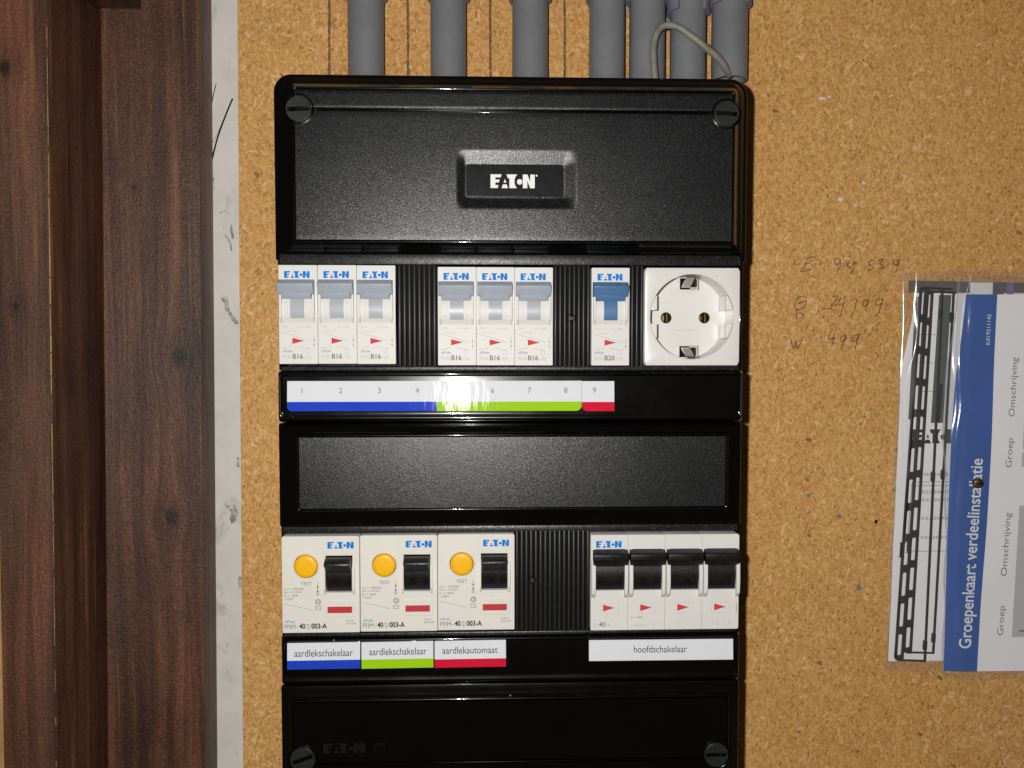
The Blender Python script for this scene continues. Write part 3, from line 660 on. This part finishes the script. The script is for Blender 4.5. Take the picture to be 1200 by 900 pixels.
# ------------------------------------------------------------------ miniature circuit breakers
W1, H1 = 17.7, 45.2
def breaker(name, lab, toggle, code):
    t = thing(name, lab, 'circuit breaker', (0, 0, 0), 'single circuit breakers in the upper row')
    plate('body', [rrect(.03, W1 - .03, 0, H1, .35, 3), [(1.25, 18.8), (1.25, 38.5), (16.2, 38.5), (16.2, 18.8)]], 0, 10, 'white', t, .18)
    prism_x('drum', arc_prof(9.8, 25.4, 11.0, 16.5, 35, 13), 1.45, 16.0, 'white', t, smooth=40)
    for x0, x1 in ((.75, 1.75), (15.6, 16.6)):
        prism_x('guide_rib', [(0.2, 18.4), (-.9, 20.0), (-2.1, 21.2), (-2.3, 26), (-1.9, 31.6), (.2, 33.6)], x0, x1, 'white', t, .12)
    lv = prism_x('lever', [(3, 38.5), (-1.6, 38.5), (-4.6, 36.6), (-4.9, 36.1), (-3.95, 34.2), (-2.95, 32.2), (-1.9, 31.6), (4, 31.6)], .45, 16.5, toggle, t, .22)
    prism_x('lever_web', [(3, 32.4), (-2.98, 32.3), (-2.3, 30.9), (-1.7, 29.7), (3, 29.7)], 2.1, 15.1, toggle, lv, .12)
    a = arc_prof(9.8, 25.4, 11.65, 20.9, 30.0, 3); prism_x('lever_stem', a, 5.65, 11.85, toggle if toggle != 'grey_toggle' else 'lit_grey_toggle', lv, smooth=40)
    logo('logo', 2.7, 39.3, 11.6, 3.1, -.04, 'logo_blue', t)
    text('lettering', '230V', 1.5, 16.6, 3.0, .95, -.05, 'ink_pale', t); text('lettering', 'In=16A' if code == 'B16' else 'In=20A', 9.2, 16.5, 5.4, .95, -.05, 'ink_pale', t)
    strokes('diagram_line', [[(.5, 14.7), (13.2, 10.9), (14.4, 10.6)], [(3.0, 15.0), (7, 14.9), (8, 15.3)], [(8.6, 8.0), (14.4, 6.9)], [(.9, 7.1), (6, 8.2)]], .22, -.05, 'ink_pale', t)
    plate('indicator', [[(6.1, 9.2), (6.1, 12.0), (11.5, 10.6)]], -.07, .05, 'red', t)
    flat('indicator_tip', [[(10.3, 10.25), (10.3, 10.95), (11.6, 10.6)]], -.09, 'ink_grey', t)
    strokes('diagram_line', [[(16.0, 7.2), (16.0, 13.2)]], .16, -.05, 'ink_pale', t)
    for z in (11.2, 8.9): flat('arrow_mark', [[(15.7, z - .45), (16.35, z - .45), (16.05, z + .5)]], -.05, 'ink_grey', t)
    text('lettering', 'xPole', 1.5, 5.3, 4.4, 1.25, -.05, 'ink_grey', t)
    text('lettering', 'PLN6-', 1.5, 2.5, 4.5, 1.7, -.05, 'ink_pale', t); text('lettering', code, 6.2, 2.3, 4.7, 2.4, -.05, 'ink_grey', t, bold=.02); text('lettering', '/1N', 11.5, 2.2, 3.0, 1.8, -.05, 'ink_pale', t)
    flat('mark', [rrect(12.2, 14.0, 5.0, 7.0, .2, 2), rrect(12.35, 13.85, 5.15, 6.85, .2, 2)], -.05, 'ink_pale', t)
    return t
b16 = breaker('circuit_breaker', '', 'grey_toggle', 'B16')
BL = [(-94.65, -7.1, 'grey-lever circuit breaker at the left end of the upper row'), (-76.85, -7.05, 'grey-lever circuit breaker second from the left in the upper row'),
      (-59.05, -7.15, 'grey-lever circuit breaker just left of the first ribbed blank'), (-22.05, -7.75, 'grey-lever circuit breaker just right of the first ribbed blank'),
      (-4.32, -7.8, 'grey-lever circuit breaker in the middle of the second trio'), (13.4, -7.85, 'grey-lever circuit breaker just left of the ribbed blank with a screw hole')]
for k, (x, z, lab) in enumerate(BL):
    o = b16 if k == 0 else copy_tree(b16)
    o.location = (x * S, random.uniform(-.15, .15) * S, z * S); o['label'] = lab
b20 = breaker('circuit_breaker', 'circuit breaker with a blue lever, beside the wall socket', 'blue_toggle', 'B20')
b20.location = (49.0 * S, 0, -7.9 * S)

# ------------------------------------------------------------------ ribbed blanking plates
def blank(lab, x0, x1, z0, z1, n, hole=None):
    t = thing('blanking_plate', lab, 'blanking plate', (x0, 0, z0), 'ribbed black blanking plates')
    wd, h = x1 - x0, z1 - z0
    plate('back_plate', [[(0, 0), (wd, 0), (wd, h), (0, h)]], 2.3, 8, 'dark', t, .1)  # shade in the grooves between ribs painted as a near-black backing
    p = wd / n
    for k in range(n):
        a, b2 = k * p + p * .25, k * p + p * .75
        bm = bmesh.new(); bm_box(bm, a, b2, -.3, 2.5, 1.0, h - 1.0, .35, 2)
        bmobj('rib', bm, 'rib', t, 35)
    if hole:
        hx, hz = hole[0] - x0, hole[1] - z0
        lathe_y('screw_hole', [(1.9, 2.2), (1.9, -.45), (1.5, -.5), (1.4, .9), (0.01, 1.0)], hx, hz, 'dark', t, 20)
        plate('lock_screw', [circle(hx + .2, hz - .3, .95, 16)], -.35, .6, 'rib', t, .25)
    return t
blank('ribbed black blank between the two trios of breakers', -40.7, -22.4, -9.3, 39.2, 8)
blank('ribbed black blank with a small screw, left of the blue-lever breaker', 31.25, 48.6, -9.9, 39.1, 8, hole=(39.5, 14.2))
blank('narrow ribbed black filler strip beside the wall socket', 66.95, 73.5, -9.9, 39.2, 3)
blank('wide ribbed black blank in the lower row', 13.4, 48.9, -133.6, -84.0, 16, hole=(21.6, -108.5))

# ------------------------------------------------------------------ wall socket
sk = thing('wall_socket', 'white round-recess power socket at the right end of the upper row', 'socket', (96.1, 0, 14.75), None)
HW, HZ, RR = 22.35, 22.75, 19.9
nS = 96
def sq(a):
    c, s_ = math.cos(a), math.sin(a); k = min(HW / abs(c) if abs(c) > 1e-9 else 1e9, HZ / abs(s_) if abs(s_) > 1e-9 else 1e9); return (c * k, s_ * k)
def circ(r): return [(r * math.cos(2 * math.pi * k / nS + math.pi / nS), r * math.sin(2 * math.pi * k / nS + math.pi / nS)) for k in range(nS)]
SQ = [sq(2 * math.pi * k / nS + math.pi / nS) for k in range(nS)]
def shrink(p, d): return [(max(-HW + d, min(HW - d, x)), max(-HZ + d, min(HZ - d, z))) for x, z in p]
loft('face_plate', [(SQ, 10), (SQ, .6), (shrink(SQ, .25), .15), (shrink(SQ, .7), 0), (circ(RR + .5), 0), (circ(RR + .42), .12), (circ(RR + .3), .12), (circ(RR + .2), 0), (circ(RR), .0), (circ(RR - .25), .3), (circ(RR - .55), 14.5)], 'socket', sk, smooth=30)
# well: floor with flats and keyways at both sides
well = []
YF = 14.0
fl_ = plate('well_floor', [circ(RR - .3), circle(-9.3, 0, 2.55, 28), circle(9.3, 0, 2.55, 28)], YF, YF + 2, 'socket', sk)
for sx in (-1, 1):
    for sz in (-1, 1):
        # solid quarter block between the keyway and the clip opening
        pts = [(sx * 16.3, sz * 3.2), (sx * 16.3, sz * 9.8)]
        a0, a1 = math.atan2(9.8, math.sqrt(RR ** 2 - 9.8 ** 2) - .4), math.atan2(3.2, RR - .6)
        for k in range(7):
            a = a0 + (a1 - a0) * k / 6; pts.append((sx * (RR - .45) * math.cos(a), sz * (RR - .45) * math.sin(a)))
        plate('well_block', [pts], .9, YF + .5, 'socket', sk, .25)
for sx in (-1, 1):
    lathe_y('contact_tube', [(2.75, YF - .15), (2.5, YF - .2), (2.3, YF + .1), (2.3, YF + 8), (.01, YF + 8.1)], sx * 9.3, 0, 'brass', sk, 28)
    box('contact_blade', sx * 9.3 + .5, sx * 9.3 + .9, YF + 1.0, YF + 7, -2, 2, 'brass', sk)
strokes('mould_line', [[(-5.6, -6.0), (6.2, -6.0)]], .2, YF - .06, 'ink_pale', sk)
for sz in (-1, 1):
    t0 = sz
    box('clip_pocket', -2.6, 4.6, YF - 1.5, YF - .1, 13.6 * sz if sz > 0 else -18.9, 18.9 if sz > 0 else -13.6, 'dark', sk)  # solid near-black block, painted shade for the opening behind the clip
    c = prism_x('earth_clip', [(1.6, sz * 18.9), (.8, sz * 18.2), (YF - 7.0, sz * 14.9), (YF - 3.5, sz * 14.2), (YF - 2.2, sz * 14.6), (YF - 5.5, sz * 16.2), (1.4, sz * 18.9)], -2.4, 1.2, 'steel', sk)
    prism_x('clip_tongue', [(YF - 5.4, sz * 13.3), (YF - 5.9, sz * 13.2), (YF - 6.0, sz * 14.3), (YF - 5.4, sz * 14.3)], .8, 4.8, 'steel', c)
    box('clip_cheek', 4.0, 4.7, YF - 6.2, YF, min(13.4 * sz, 18.0 * sz), max(13.4 * sz, 18.0 * sz), 'steel', c)

# ------------------------------------------------------------------ residual current devices
def rcd(lab):
    t = thing('residual_current_switch', lab, 'earth leakage switch', (0, 0, 0), 'earth leakage switches in the lower row')
    Wd, H = 35.9, 45.4
    hole = [(20.2, 18.9), (20.2, 36.2), (32.6, 36.2), (32.6, 18.9)]
    plate('body', [rrect(.03, Wd - .03, 0, H, (.4, .4, 1.0, 1.0), 4), circle(11.2, 31.4, 5.6, 40), hole], 0, 10, 'white_warm', t, .22)
    lathe_y('button_ring', [(6.5, .0), (6.4, -.35), (6.0, -.45), (5.62, -.25), (5.58, 3)], 11.2, 31.4, 'white_warm', t)
    lathe_y('test_button', [(.01, -1.35), (3.5, -1.33), (4.9, -1.2), (5.25, -.85), (5.3, 4)], 11.2, 31.4, 'yellow', t, smooth=50)
    prism_x('toggle_drum', arc_prof(11, 28.0, 12.4, 17.5, 37.5, 14, 18), 20.45, 32.35, 'black_toggle', t, smooth=40)
    prism_x('toggle_lever', [(2, 36.0), (-3.4, 35.6), (-6.2, 34.2), (-6.6, 33.2), (-4.2, 31.2), (-2.2, 28.7), (2, 28.0)], 20.55, 32.25, 'black_toggle', t, .3)
    for x0, x1 in ((19.5, 20.3), (32.6, 33.9)):
        prism_x('guide_rib', [(.2, 17.8), (-.8, 18.6), (-1.7, 21.0), (-1.7, 30), (.2, 33.4)], x0, x1, 'white_warm', t, .12)
    fr_ = plate('indicator_frame', [rrect(19.6, 33.6, 7.4, 14.8, .4, 3), [(21.0, 9.3), (21.0, 12.3), (32.4, 12.3), (32.4, 9.3)]], -.5, 1, 'white_warm', t, .18)
    plate('indicator_window', [[(20.9, 9.2), (20.9, 12.4), (32.3, 12.4), (32.3, 9.2)]], -.12, .8, 'red_window', fr_)
    logo('logo', 21.2, 39.6, 12.1, 3.1, -.04, 'logo_blue', t)
    text('lettering', 'TEST', 8.6, 22.4, 5.2, 1.65, -.05, 'ink_grey', t)
    for k, s_ in enumerate(('Im = 10000A', 'Idn = 0,03A', 'In = 40A', '~230V')): text('lettering', s_, .9, 20.2 - 1.55 * k, (9.2, 8.2, 6.6, 4.4)[k], 1.15, -.05, 'ink_grey', t)
    strokes('diagram_line', [[(.7, 13.8), (6.5, 12.6), (13.6, 10.8)]], .16, -.05, 'ink_grey', t)
    strokes('diagram_line', [[(16.5, 18.0), (16.5, 24.2)]], .16, -.05, 'ink_grey', t)
    for z in (21.8, 19.8): flat('arrow_mark', [[(16.1, z - .5), (16.95, z - .5), (16.5, z + .7)]], -.05, 'ink', t)
    flat('circle_mark', [circle(16.5, 18.2, .7, 16), circle(16.5, 18.2, .5, 16)], -.05, 'ink_grey', t)
    flat('gear_mark', [[(16.6 + (1.45 if k % 2 else 1.1) * math.cos(k * math.pi / 8), 14.6 + (1.45 if k % 2 else 1.1) * math.sin(k * math.pi / 8)) for k in range(16)], circle(16.6, 14.6, .85, 16)], -.05, 'ink_grey', t)
    flat('box_mark', [rrect(15.3, 17.9, 10.7, 12.6, .1, 1), rrect(15.5, 17.7, 10.9, 12.4, .1, 1)], -.05, 'ink_grey', t)
    strokes('diagram_line', [[(15.6, 11.6), (16.3, 12.0), (16.9, 11.3), (17.6, 11.7)]], .14, -.05, 'ink_grey', t)
    text('lettering', '-25', 15.8, 14.2, 1.6, .8, -.06, 'ink_grey', t)
    text('lettering', 'xPole', 1.1, 4.7, 4.6, 1.4, -.05, 'logo_blue', t)
    text('lettering', 'PFIM', 1.0, 1.9, 5.0, 2.1, -.05, 'ink_grey', t); text('lettering', '-', 6.6, 2.7, .7, .22, -.05, 'ink', t)
    text('lettering', '40', 7.8, 1.9, 2.7, 2.6, -.05, 'ink', t, bold=.03); text('lettering', '/2/', 10.6, 1.9, 2.6, 2.3, -.05, 'ink_grey', t)
    text('lettering', '003-A', 13.4, 1.9, 7.2, 2.6, -.05, 'ink', t, bold=.03)
    text('lettering', '0,03A', 29.6, 5.0, 3.4, .9, -.05, 'ink_grey', t); text('lettering', 'EN61008', 29.6, 3.8, 4.6, .8, -.05, 'ink_grey', t)
    return t
r0 = rcd('')
for k, (x, z, lab) in enumerate([(-94.75, -132.4, 'leftmost cream earth leakage switch with round yellow test button, above the blue-banded label'), (-58.6, -132.2, 'middle cream earth leakage switch with yellow button, above the green-banded label'), (-22.55, -131.95, 'right cream earth leakage switch with yellow button, beside the wide ribbed blank')]):
    o = r0 if k == 0 else copy_tree(r0)
    o.location = (x * S, random.uniform(-.1, .1) * S, z * S); o['label'] = lab; 

# ------------------------------------------------------------------ four-pole main switch
ms = thing('main_switch', 'white four-pole main switch with four black levers, lower right', 'main switch', (49.15, 0, -132.8))
WM, HM = 70.4, 45.4; PM = WM / 4
holes = [[(k * PM + 2.2, 19.0), (k * PM + 2.2, 38.6), (k * PM + 16.2, 38.6), (k * PM + 16.2, 19.0)] for k in range(4)]
for k in range(4):
    x0 = k * PM
    r = (.4 if k == 0 else .15, .8 if k == 3 else .15, 1.0 if k == 3 else .15, .4 if k == 0 else .15)
    plate('pole_body', [rrect(x0 + .03, x0 + PM - .03, 0, HM, r, 3), holes[k]], 0, 10, 'white', ms, .18)
    prism_x('drum', arc_prof(11, 26.6, 12.2, 16.8, 36.5, 14, 18), x0 + 2.4, x0 + 16.0, 'black_toggle', ms, smooth=40)
    prism_x('lever', [(2, 38.3), (-.6, 38.5), (-4.0, 37.4), (-4.5, 36.6), (-4.4, 34.4), (-3.4, 32.8), (-2, 31.0), (2, 30.6)], x0 + .6 if k else x0 + .9, x0 + (17.3 if k < 3 else 16.9), 'black_toggle', ms, .25)
    for a, b2 in ((.3, 2.1), (15.75, 17.35)):
        prism_x('guide_rib', [(.2, 15.4), (-.9, 16.4), (-2.4, 18.0), (-2.8, 24), (-2.4, 32.0), (.2, 34.5)], x0 + a, x0 + b2, 'white', ms, .2)
    flat('indicator_field', [rrect(x0 + 4.8, x0 + 13.2, 7.8, 13.0, .1, 1), rrect(x0 + 4.9, x0 + 13.1, 7.9, 12.9, .1, 1)], -.05, 'ink_pale', ms)
    plate('indicator', [[(x0 + 5.9, 9.0), (x0 + 5.9, 12.3), (x0 + 11.3, 10.7)]], -.07, .05, 'red', ms)
    flat('indicator_tip', [[(x0 + 10.0, 10.35), (x0 + 10.0, 11.1), (x0 + 11.5, 10.7)]], -.1, 'ink_grey', ms)
logo('logo', 2.5, 39.4, 12.0, 3.1, -.04, 'logo_blue', ms)
text('lettering', 'IS-', 1.5, 1.7, 2.0, 2.0, -.05, 'ink_pale', ms); text('lettering', '40', 4.0, 1.7, 3.0, 2.3, -.05, 'ink_grey', ms, bold=.01); text('lettering', '/4', 7.2, 1.7, 2.0, 2.0, -.05, 'ink_pale', ms)
text('lettering', 'In = 40A', 19.2, 5.6, 5.6, 1.0, -.05, 'ink_grey', ms); text('lettering', '240/415V~', 19.2, 1.8, 7.8, .9, -.05, 'ink_pale', ms)
for k in range(4): strokes('diagram_line', [[(58.5 + 2.7 * k, 5.2), (57.4 + 2.7 * k, 3.6), (58.6 + 2.7 * k, 2.2)], [(57.6 + 2.7 * k, 3.6), (57.6 + 2.7 * k, 2.0)]], .16, -.05, 'ink_pale', ms)
strokes('diagram_line', [[(69.3, 8.0), (69.3, 12.2)]], .25, -.05, 'ink_grey', ms)

# ------------------------------------------------------------------ papers in plastic sleeves at the right
SX = 45.0 / 45.0
# back leaflet (white, with the manufacturer's print)
ax = lambda z: 229.5 + (z + 178) * 0.0245          # its left edge, leaning
leaf = thing('printed_leaflet', 'white printed leaflet under the black plastic brackets in the left sleeve', 'paper', (300, 0, -70))
zl = fr(-178.5, 31, 24); xl = fr(0, 150, 20)
def leafmesh():
    vs, fs = [], []
    for z in zl:
        for x in xl:
            xx = ax(z) + x * 1.0 + (6.0 * sstep(-20, 31, z) if x == 0 else 0)
            vs.append((xx - 300, 72.55 + .12 * math.sin(z * .05 + x * .03), z + 70))
    nx = len(xl)
    for j in range(len(zl) - 1):
        for i in range(nx - 1): fs.append((j * nx + i, j * nx + i + 1, (j + 1) * nx + i + 1, (j + 1) * nx + i))
    return raw('paper_sheet', vs, fs, 'sheet', leaf, 60)
leafmesh()
def pr(outl, y, mat, nm='print'): return flat(nm, [[(x - 300, z + 70) for x, z in o] for o in outl], y, mat, leaf)
pr([[(236.5, 38), (330, 36.5), (330, 31.4), (236.5, 31.4)]], 72.25, 'photo_grey', 'dark_header')
pr([[(238.0, -40), (240.8, -40), (243.3, 29), (240.6, 29)]], 72.25, 'photo_grey')
pr([[(251.0, -42), (258, -42), (261, 30), (254, 30)]], 72.25, 'photo_green')
pr([[(254.0, -42), (256, -42), (257.5, -20), (255.5, -20)]], 72.18, 'ink')
for z in (8, -8, -24): pr([[(243, z), (253, z - .1), (253, z - .35), (243, z - .25)]], 72.25, 'ink_grey', 'rule')
for x0, x1 in ((271.5, 284.5), (292.5, 296.5)):
    pr([[(x0, 37), (x1, 37), (x1, 27), (x0, 27)]], 72.15, 'card' if x0 < 290 else 'violet')
pr([[(284.5, 36), (291, 36), (291, 27), (284.5, 27)]], 72.15, 'photo_grey')
lt = logo('lettering', 240.6 - 300, -53.6 + 70, 27, 8.0, 72.2, 'ink', leaf)
for k, z in enumerate((-72, -82, -86.5, -97, -108)): text('lettering', ('E-ISOLATIE', '15222090', '15222091', '15222095', '15222097')[k], 245 - 300, z + 70, 17, 1.7, 72.2, 'ink_grey', leaf)
strokes('rule', [[(241 - 300, -75.5 + 70), (265 - 300, -75.5 + 70)], [(240 - 300, -77.5 + 70), (265 - 300, -77.5 + 70)], [(238.5 - 300, -115 + 70), (263 - 300, -115 + 70)], [(241 - 300, -75.5 + 70), (238.5 - 300, -115 + 70)]], .3, 72.2, 'ink_grey', leaf)

# black plastic frames: slotted rail, thin rail with nubs
def slot_frame(lab, x0, z0, ln, ang, y, nsl, back):
    t = thing('slotted_bracket', lab, 'bracket', (x0, y, z0), 'black slotted plastic brackets'); t.rotation_euler = (0, R(ang), 0)
    wd = 5.0; pitch = ln / nsl
    hol = [rrect(1.15, wd - 1.15, k * pitch + pitch * .12 + (1.2 if k == 0 else 0), (k + 1) * pitch - pitch * .12, .8, 3) for k in range(nsl)]
    plate('slotted_rail', [rrect(0, wd, 0, ln, (2.4, .3, .3, 2.4), 4)] + hol, -.7, .7, 'rib', t, .2)
    box('end_bar', wd - 1, 18.2, -.4, .4, .05, 1.05, 'rib', t, .12); box('end_bar', wd - 1, 18.2, -.4, .4, ln - 1.2, ln - .1, 'rib', t, .12)
    prism = plate('thin_rail', [[(17.1, .3), (18.2, .3), (18.2 + back, ln - .3), (17.1 + back, ln - .3)]], -.45, .45, 'rib', t, .12)
    for f_ in (.045, .50, .93):
        plate('nub', [rrect(16.3 + back * f_, 18.3 + back * f_, ln * f_ - 3, ln * f_ + 3, 1.0, 4)], -.7, .7, 'rib', t, .2)
    plate('nub', [rrect(-.9, .6, ln * .30 - 4, ln * .30 + 4, .8, 4)], -.65, .65, 'rib', t, .2)
    return t
slot_frame('black slotted plastic bracket nearest the sleeve left edge', 231.6, -177.2, 212, 2.75, 69.9, 12, -5.0)
slot_frame('black slotted plastic bracket shifted right beneath the other one', 237.2, -173.4, 206, 2.2, 71.3, 12, -1.0)

# front card
card = thing('circuit_card', 'white card with a blue lettered band, in the right-hand sleeve', 'card', (300, 0, -75))
LE = [(-182.5, 262.6), (-150, 262.7), (-110, 262.6), (-80, 262.8), (-45, 263.3), (-20, 264.6), (-5, 266.2), (10, 268.0), (22, 269.2), (30, 269.6)]
def le(z):
    for (z0, a), (z1, b2) in zip(LE, LE[1:]):
        if z <= z1: return a + (b2 - a) * max(0, (z - z0) / (z1 - z0)) - 3.6
    return LE[-1][1] - 3.6
be = lambda z: 277.6 + (z + 182) * 0.0275 + .8 * sstep(-150, -90, z) * (1 - sstep(-60, 0, z))
cy = lambda x, z: 66.3 - .9 * math.exp(-((z + 60) / 70) ** 2) + 1.0 * math.exp(-(x - 262) / 9.0)
zc_ = fr(-182.5, 30, 40)
def strip_mesh(nm, fa, fb, n, mat, dy=0):
    vs, fs = [], []
    for z in zc_:
        for i in range(n + 1):
            x = fa(z) + (fb(z) - fa(z)) * i / n; vs.append((x - 300, cy(x, z) + dy, z + 75 - .0015 * (x - 262)))
    for j in range(len(zc_) - 1):
        for i in range(n): a = j * (n + 1) + i; fs.append((a, a + 1, a + n + 2, a + n + 1))
    return raw(nm, vs, fs, mat, card, 60)
strip_mesh('blue_band', le, be, 10, 'card_blue')
strip_mesh('white_field', be, lambda z: 480 + (z + 182) * .02, 40, 'card')
TA = 90 - 1.9
def ctext(s, x, z, wd, ht, mat, bold=0.0):
    return text('lettering', s, x - 300, z + 75, wd, ht, cy(x, z) - .25, mat, card, bold=bold, ang=TA)
def on_card(o):
    for v in o.data.vertices:
        x, z = v.co.x / S + 300, v.co.z / S - 75
        v.co.y = (cy(x, z) - .14) * S
on_card(ctext('Groepenkaart verdeelinstallatie', 275.9, -169.5, 108, 9.2, 'logo_white', .012))
on_card(ctext('IL019211142', 279.6, 2.0, 17, 2.2, 'logo_white'))
for s_, x, z, wd in (('Groep', 292.9, -162, 17), ('Omschrijving', 293.9, -128, 36), ('Groep', 294.6, -66.5, 16.5), ('Omschrijving', 295.6, -38, 33)):
    on_card(ctext(s_, x, z, wd, 4.6, 'ink_grey'))
def cells(x0, x1, z0, z1, mat, dy=.1):
    vs = [(x0 - 300, cy(x0, z0) - dy, z0 + 75), (x1 - 300, cy(x1, z0) - dy, z0 + 75), (x1 - 300 + (z1 - z0) * .025, cy(x1, z1) - dy, z1 + 75), (x0 - 300 + (z1 - z0) * .025, cy(x0, z1) - dy, z1 + 75)]
    n = 12; V, F = [], []
    for k in range(n + 1):
        for c in (0, 1):
            a, b2 = vs[c], vs[3 - c]; q = tuple(a[i] + (b2[i] - a[i]) * k / n for i in range(3)); xx = q[0] + 300; zz = q[2] - 75
            V.append((q[0], cy(xx, zz) - dy, q[2]))
    for k in range(n): F.append((2 * k, 2 * k + 1, 2 * k + 3, 2 * k + 2))
    raw('grey_cell', V, F, mat, card)
cells(296.9, 308.4, -163, -88, 'card_grey'); cells(309.4, 328, -163, -88, 'card_grey'); cells(299.2, 312, -66, -58, 'card_grey'); cells(299.6, 330, -56, 8, 'card_grey')
cells(331, 360, -163, -88, 'card_grey')
on_card(ctext('1', 304.4, -160, 1.0, 3.4, 'ink_grey')); on_card(ctext('13', 305.6, -64.5, 4.0, 3.4, 'ink_grey'))

# clear sleeves
def sleeve(name, lab, left, zb, zt, x1, y, amp, seed, ybk):
    rnd = random.Random(seed); ph = [rnd.uniform(0, 6) for _ in range(6)]
    zs = fr(zb, zt, 110); n = 90; vs, fs = [], []
    for z in zs:
        for i in range(n + 1):
            t = (i / n) ** 1.4; x = left(z) + (x1 - left(z)) * t
            d = x - left(z); e = math.exp(-d / 4.0)
            wv = .5 + .5 * math.sin(z * .035 + ph[3])
            edge = (ybk - y) * (1 - rstep(.2, 5.5 + 7 * wv, d))
            edge -= 1.1 * math.exp(-((d - 5.5 - 2.5 * math.sin(z * .06 + ph[5])) / 1.3) ** 2) * sstep(-150, -40, z)
            yy = y + edge + amp * (.5 * math.sin(z * .045 + ph[0] + x * .05) + .35 * math.sin(z * .11 + ph[1] - x * .21) + .25 * math.sin(x * .33 + ph[2] + z * .02)) * (1 - e)
            vs.append((x - 300, yy, z + 75 + .6 * math.sin(x * .06 + ph[4])))
    for j in range(len(zs) - 1):
        for i in range(n): a = j * (n + 1) + i; fs.append((a, a + 1, a + n + 2, a + n + 1))
    t = thing(name, lab, 'plastic sleeve', (300, 0, -75), 'clear plastic sleeves')
    raw('film', vs, fs, 'film', t, 80)
    # welded seam along the open edge
    vs2, fs2 = [], []
    for z in zs:
        for d in (0, .9): vs2.append((left(z) + d - 300, ybk - .12, z + 75))
    for j in range(len(zs) - 1): fs2.append((2 * j, 2 * j + 1, 2 * j + 3, 2 * j + 2))
    raw('seam', vs2, fs2, 'film_edge', t, 80)
    return t
sleeve('plastic_sleeve', 'clear plastic sleeve over the black brackets, its left edge on bare board', lambda z: 228.2 + (z + 182) * .022 + .5 * math.sin(z * .12), -182.8, 43.0, 400, 68.1, .30, 3, 72.3)
sleeve('plastic_sleeve', 'clear plastic sleeve around the blue and white card, slumping at its upper left', lambda z: le(z) - 1.2 - 4.2 * sstep(-110, -20, z) * (1 - .35 * sstep(10, 40, z)) + .5 * math.sin(z * .16), -186.5, 39.5, 420, 63.6, .6, 11, 67.6)
ns = thing('brass_screw', 'small brass screw through the blue band of the card', 'screw', (272.6, 0, -74.6))
lathe_y('screw_head', [(.01, 60.6), (1.6, 60.7), (2.6, 61.2), (2.9, 61.9), (2.9, 62.6), (1.4, 63.0), (1.4, 72.5)], 0, 0, 'brass', ns, 24)
box('screw_slot', -2.4, 2.4, 60.5, 61.0, -.3, .3, 'dark', ns)
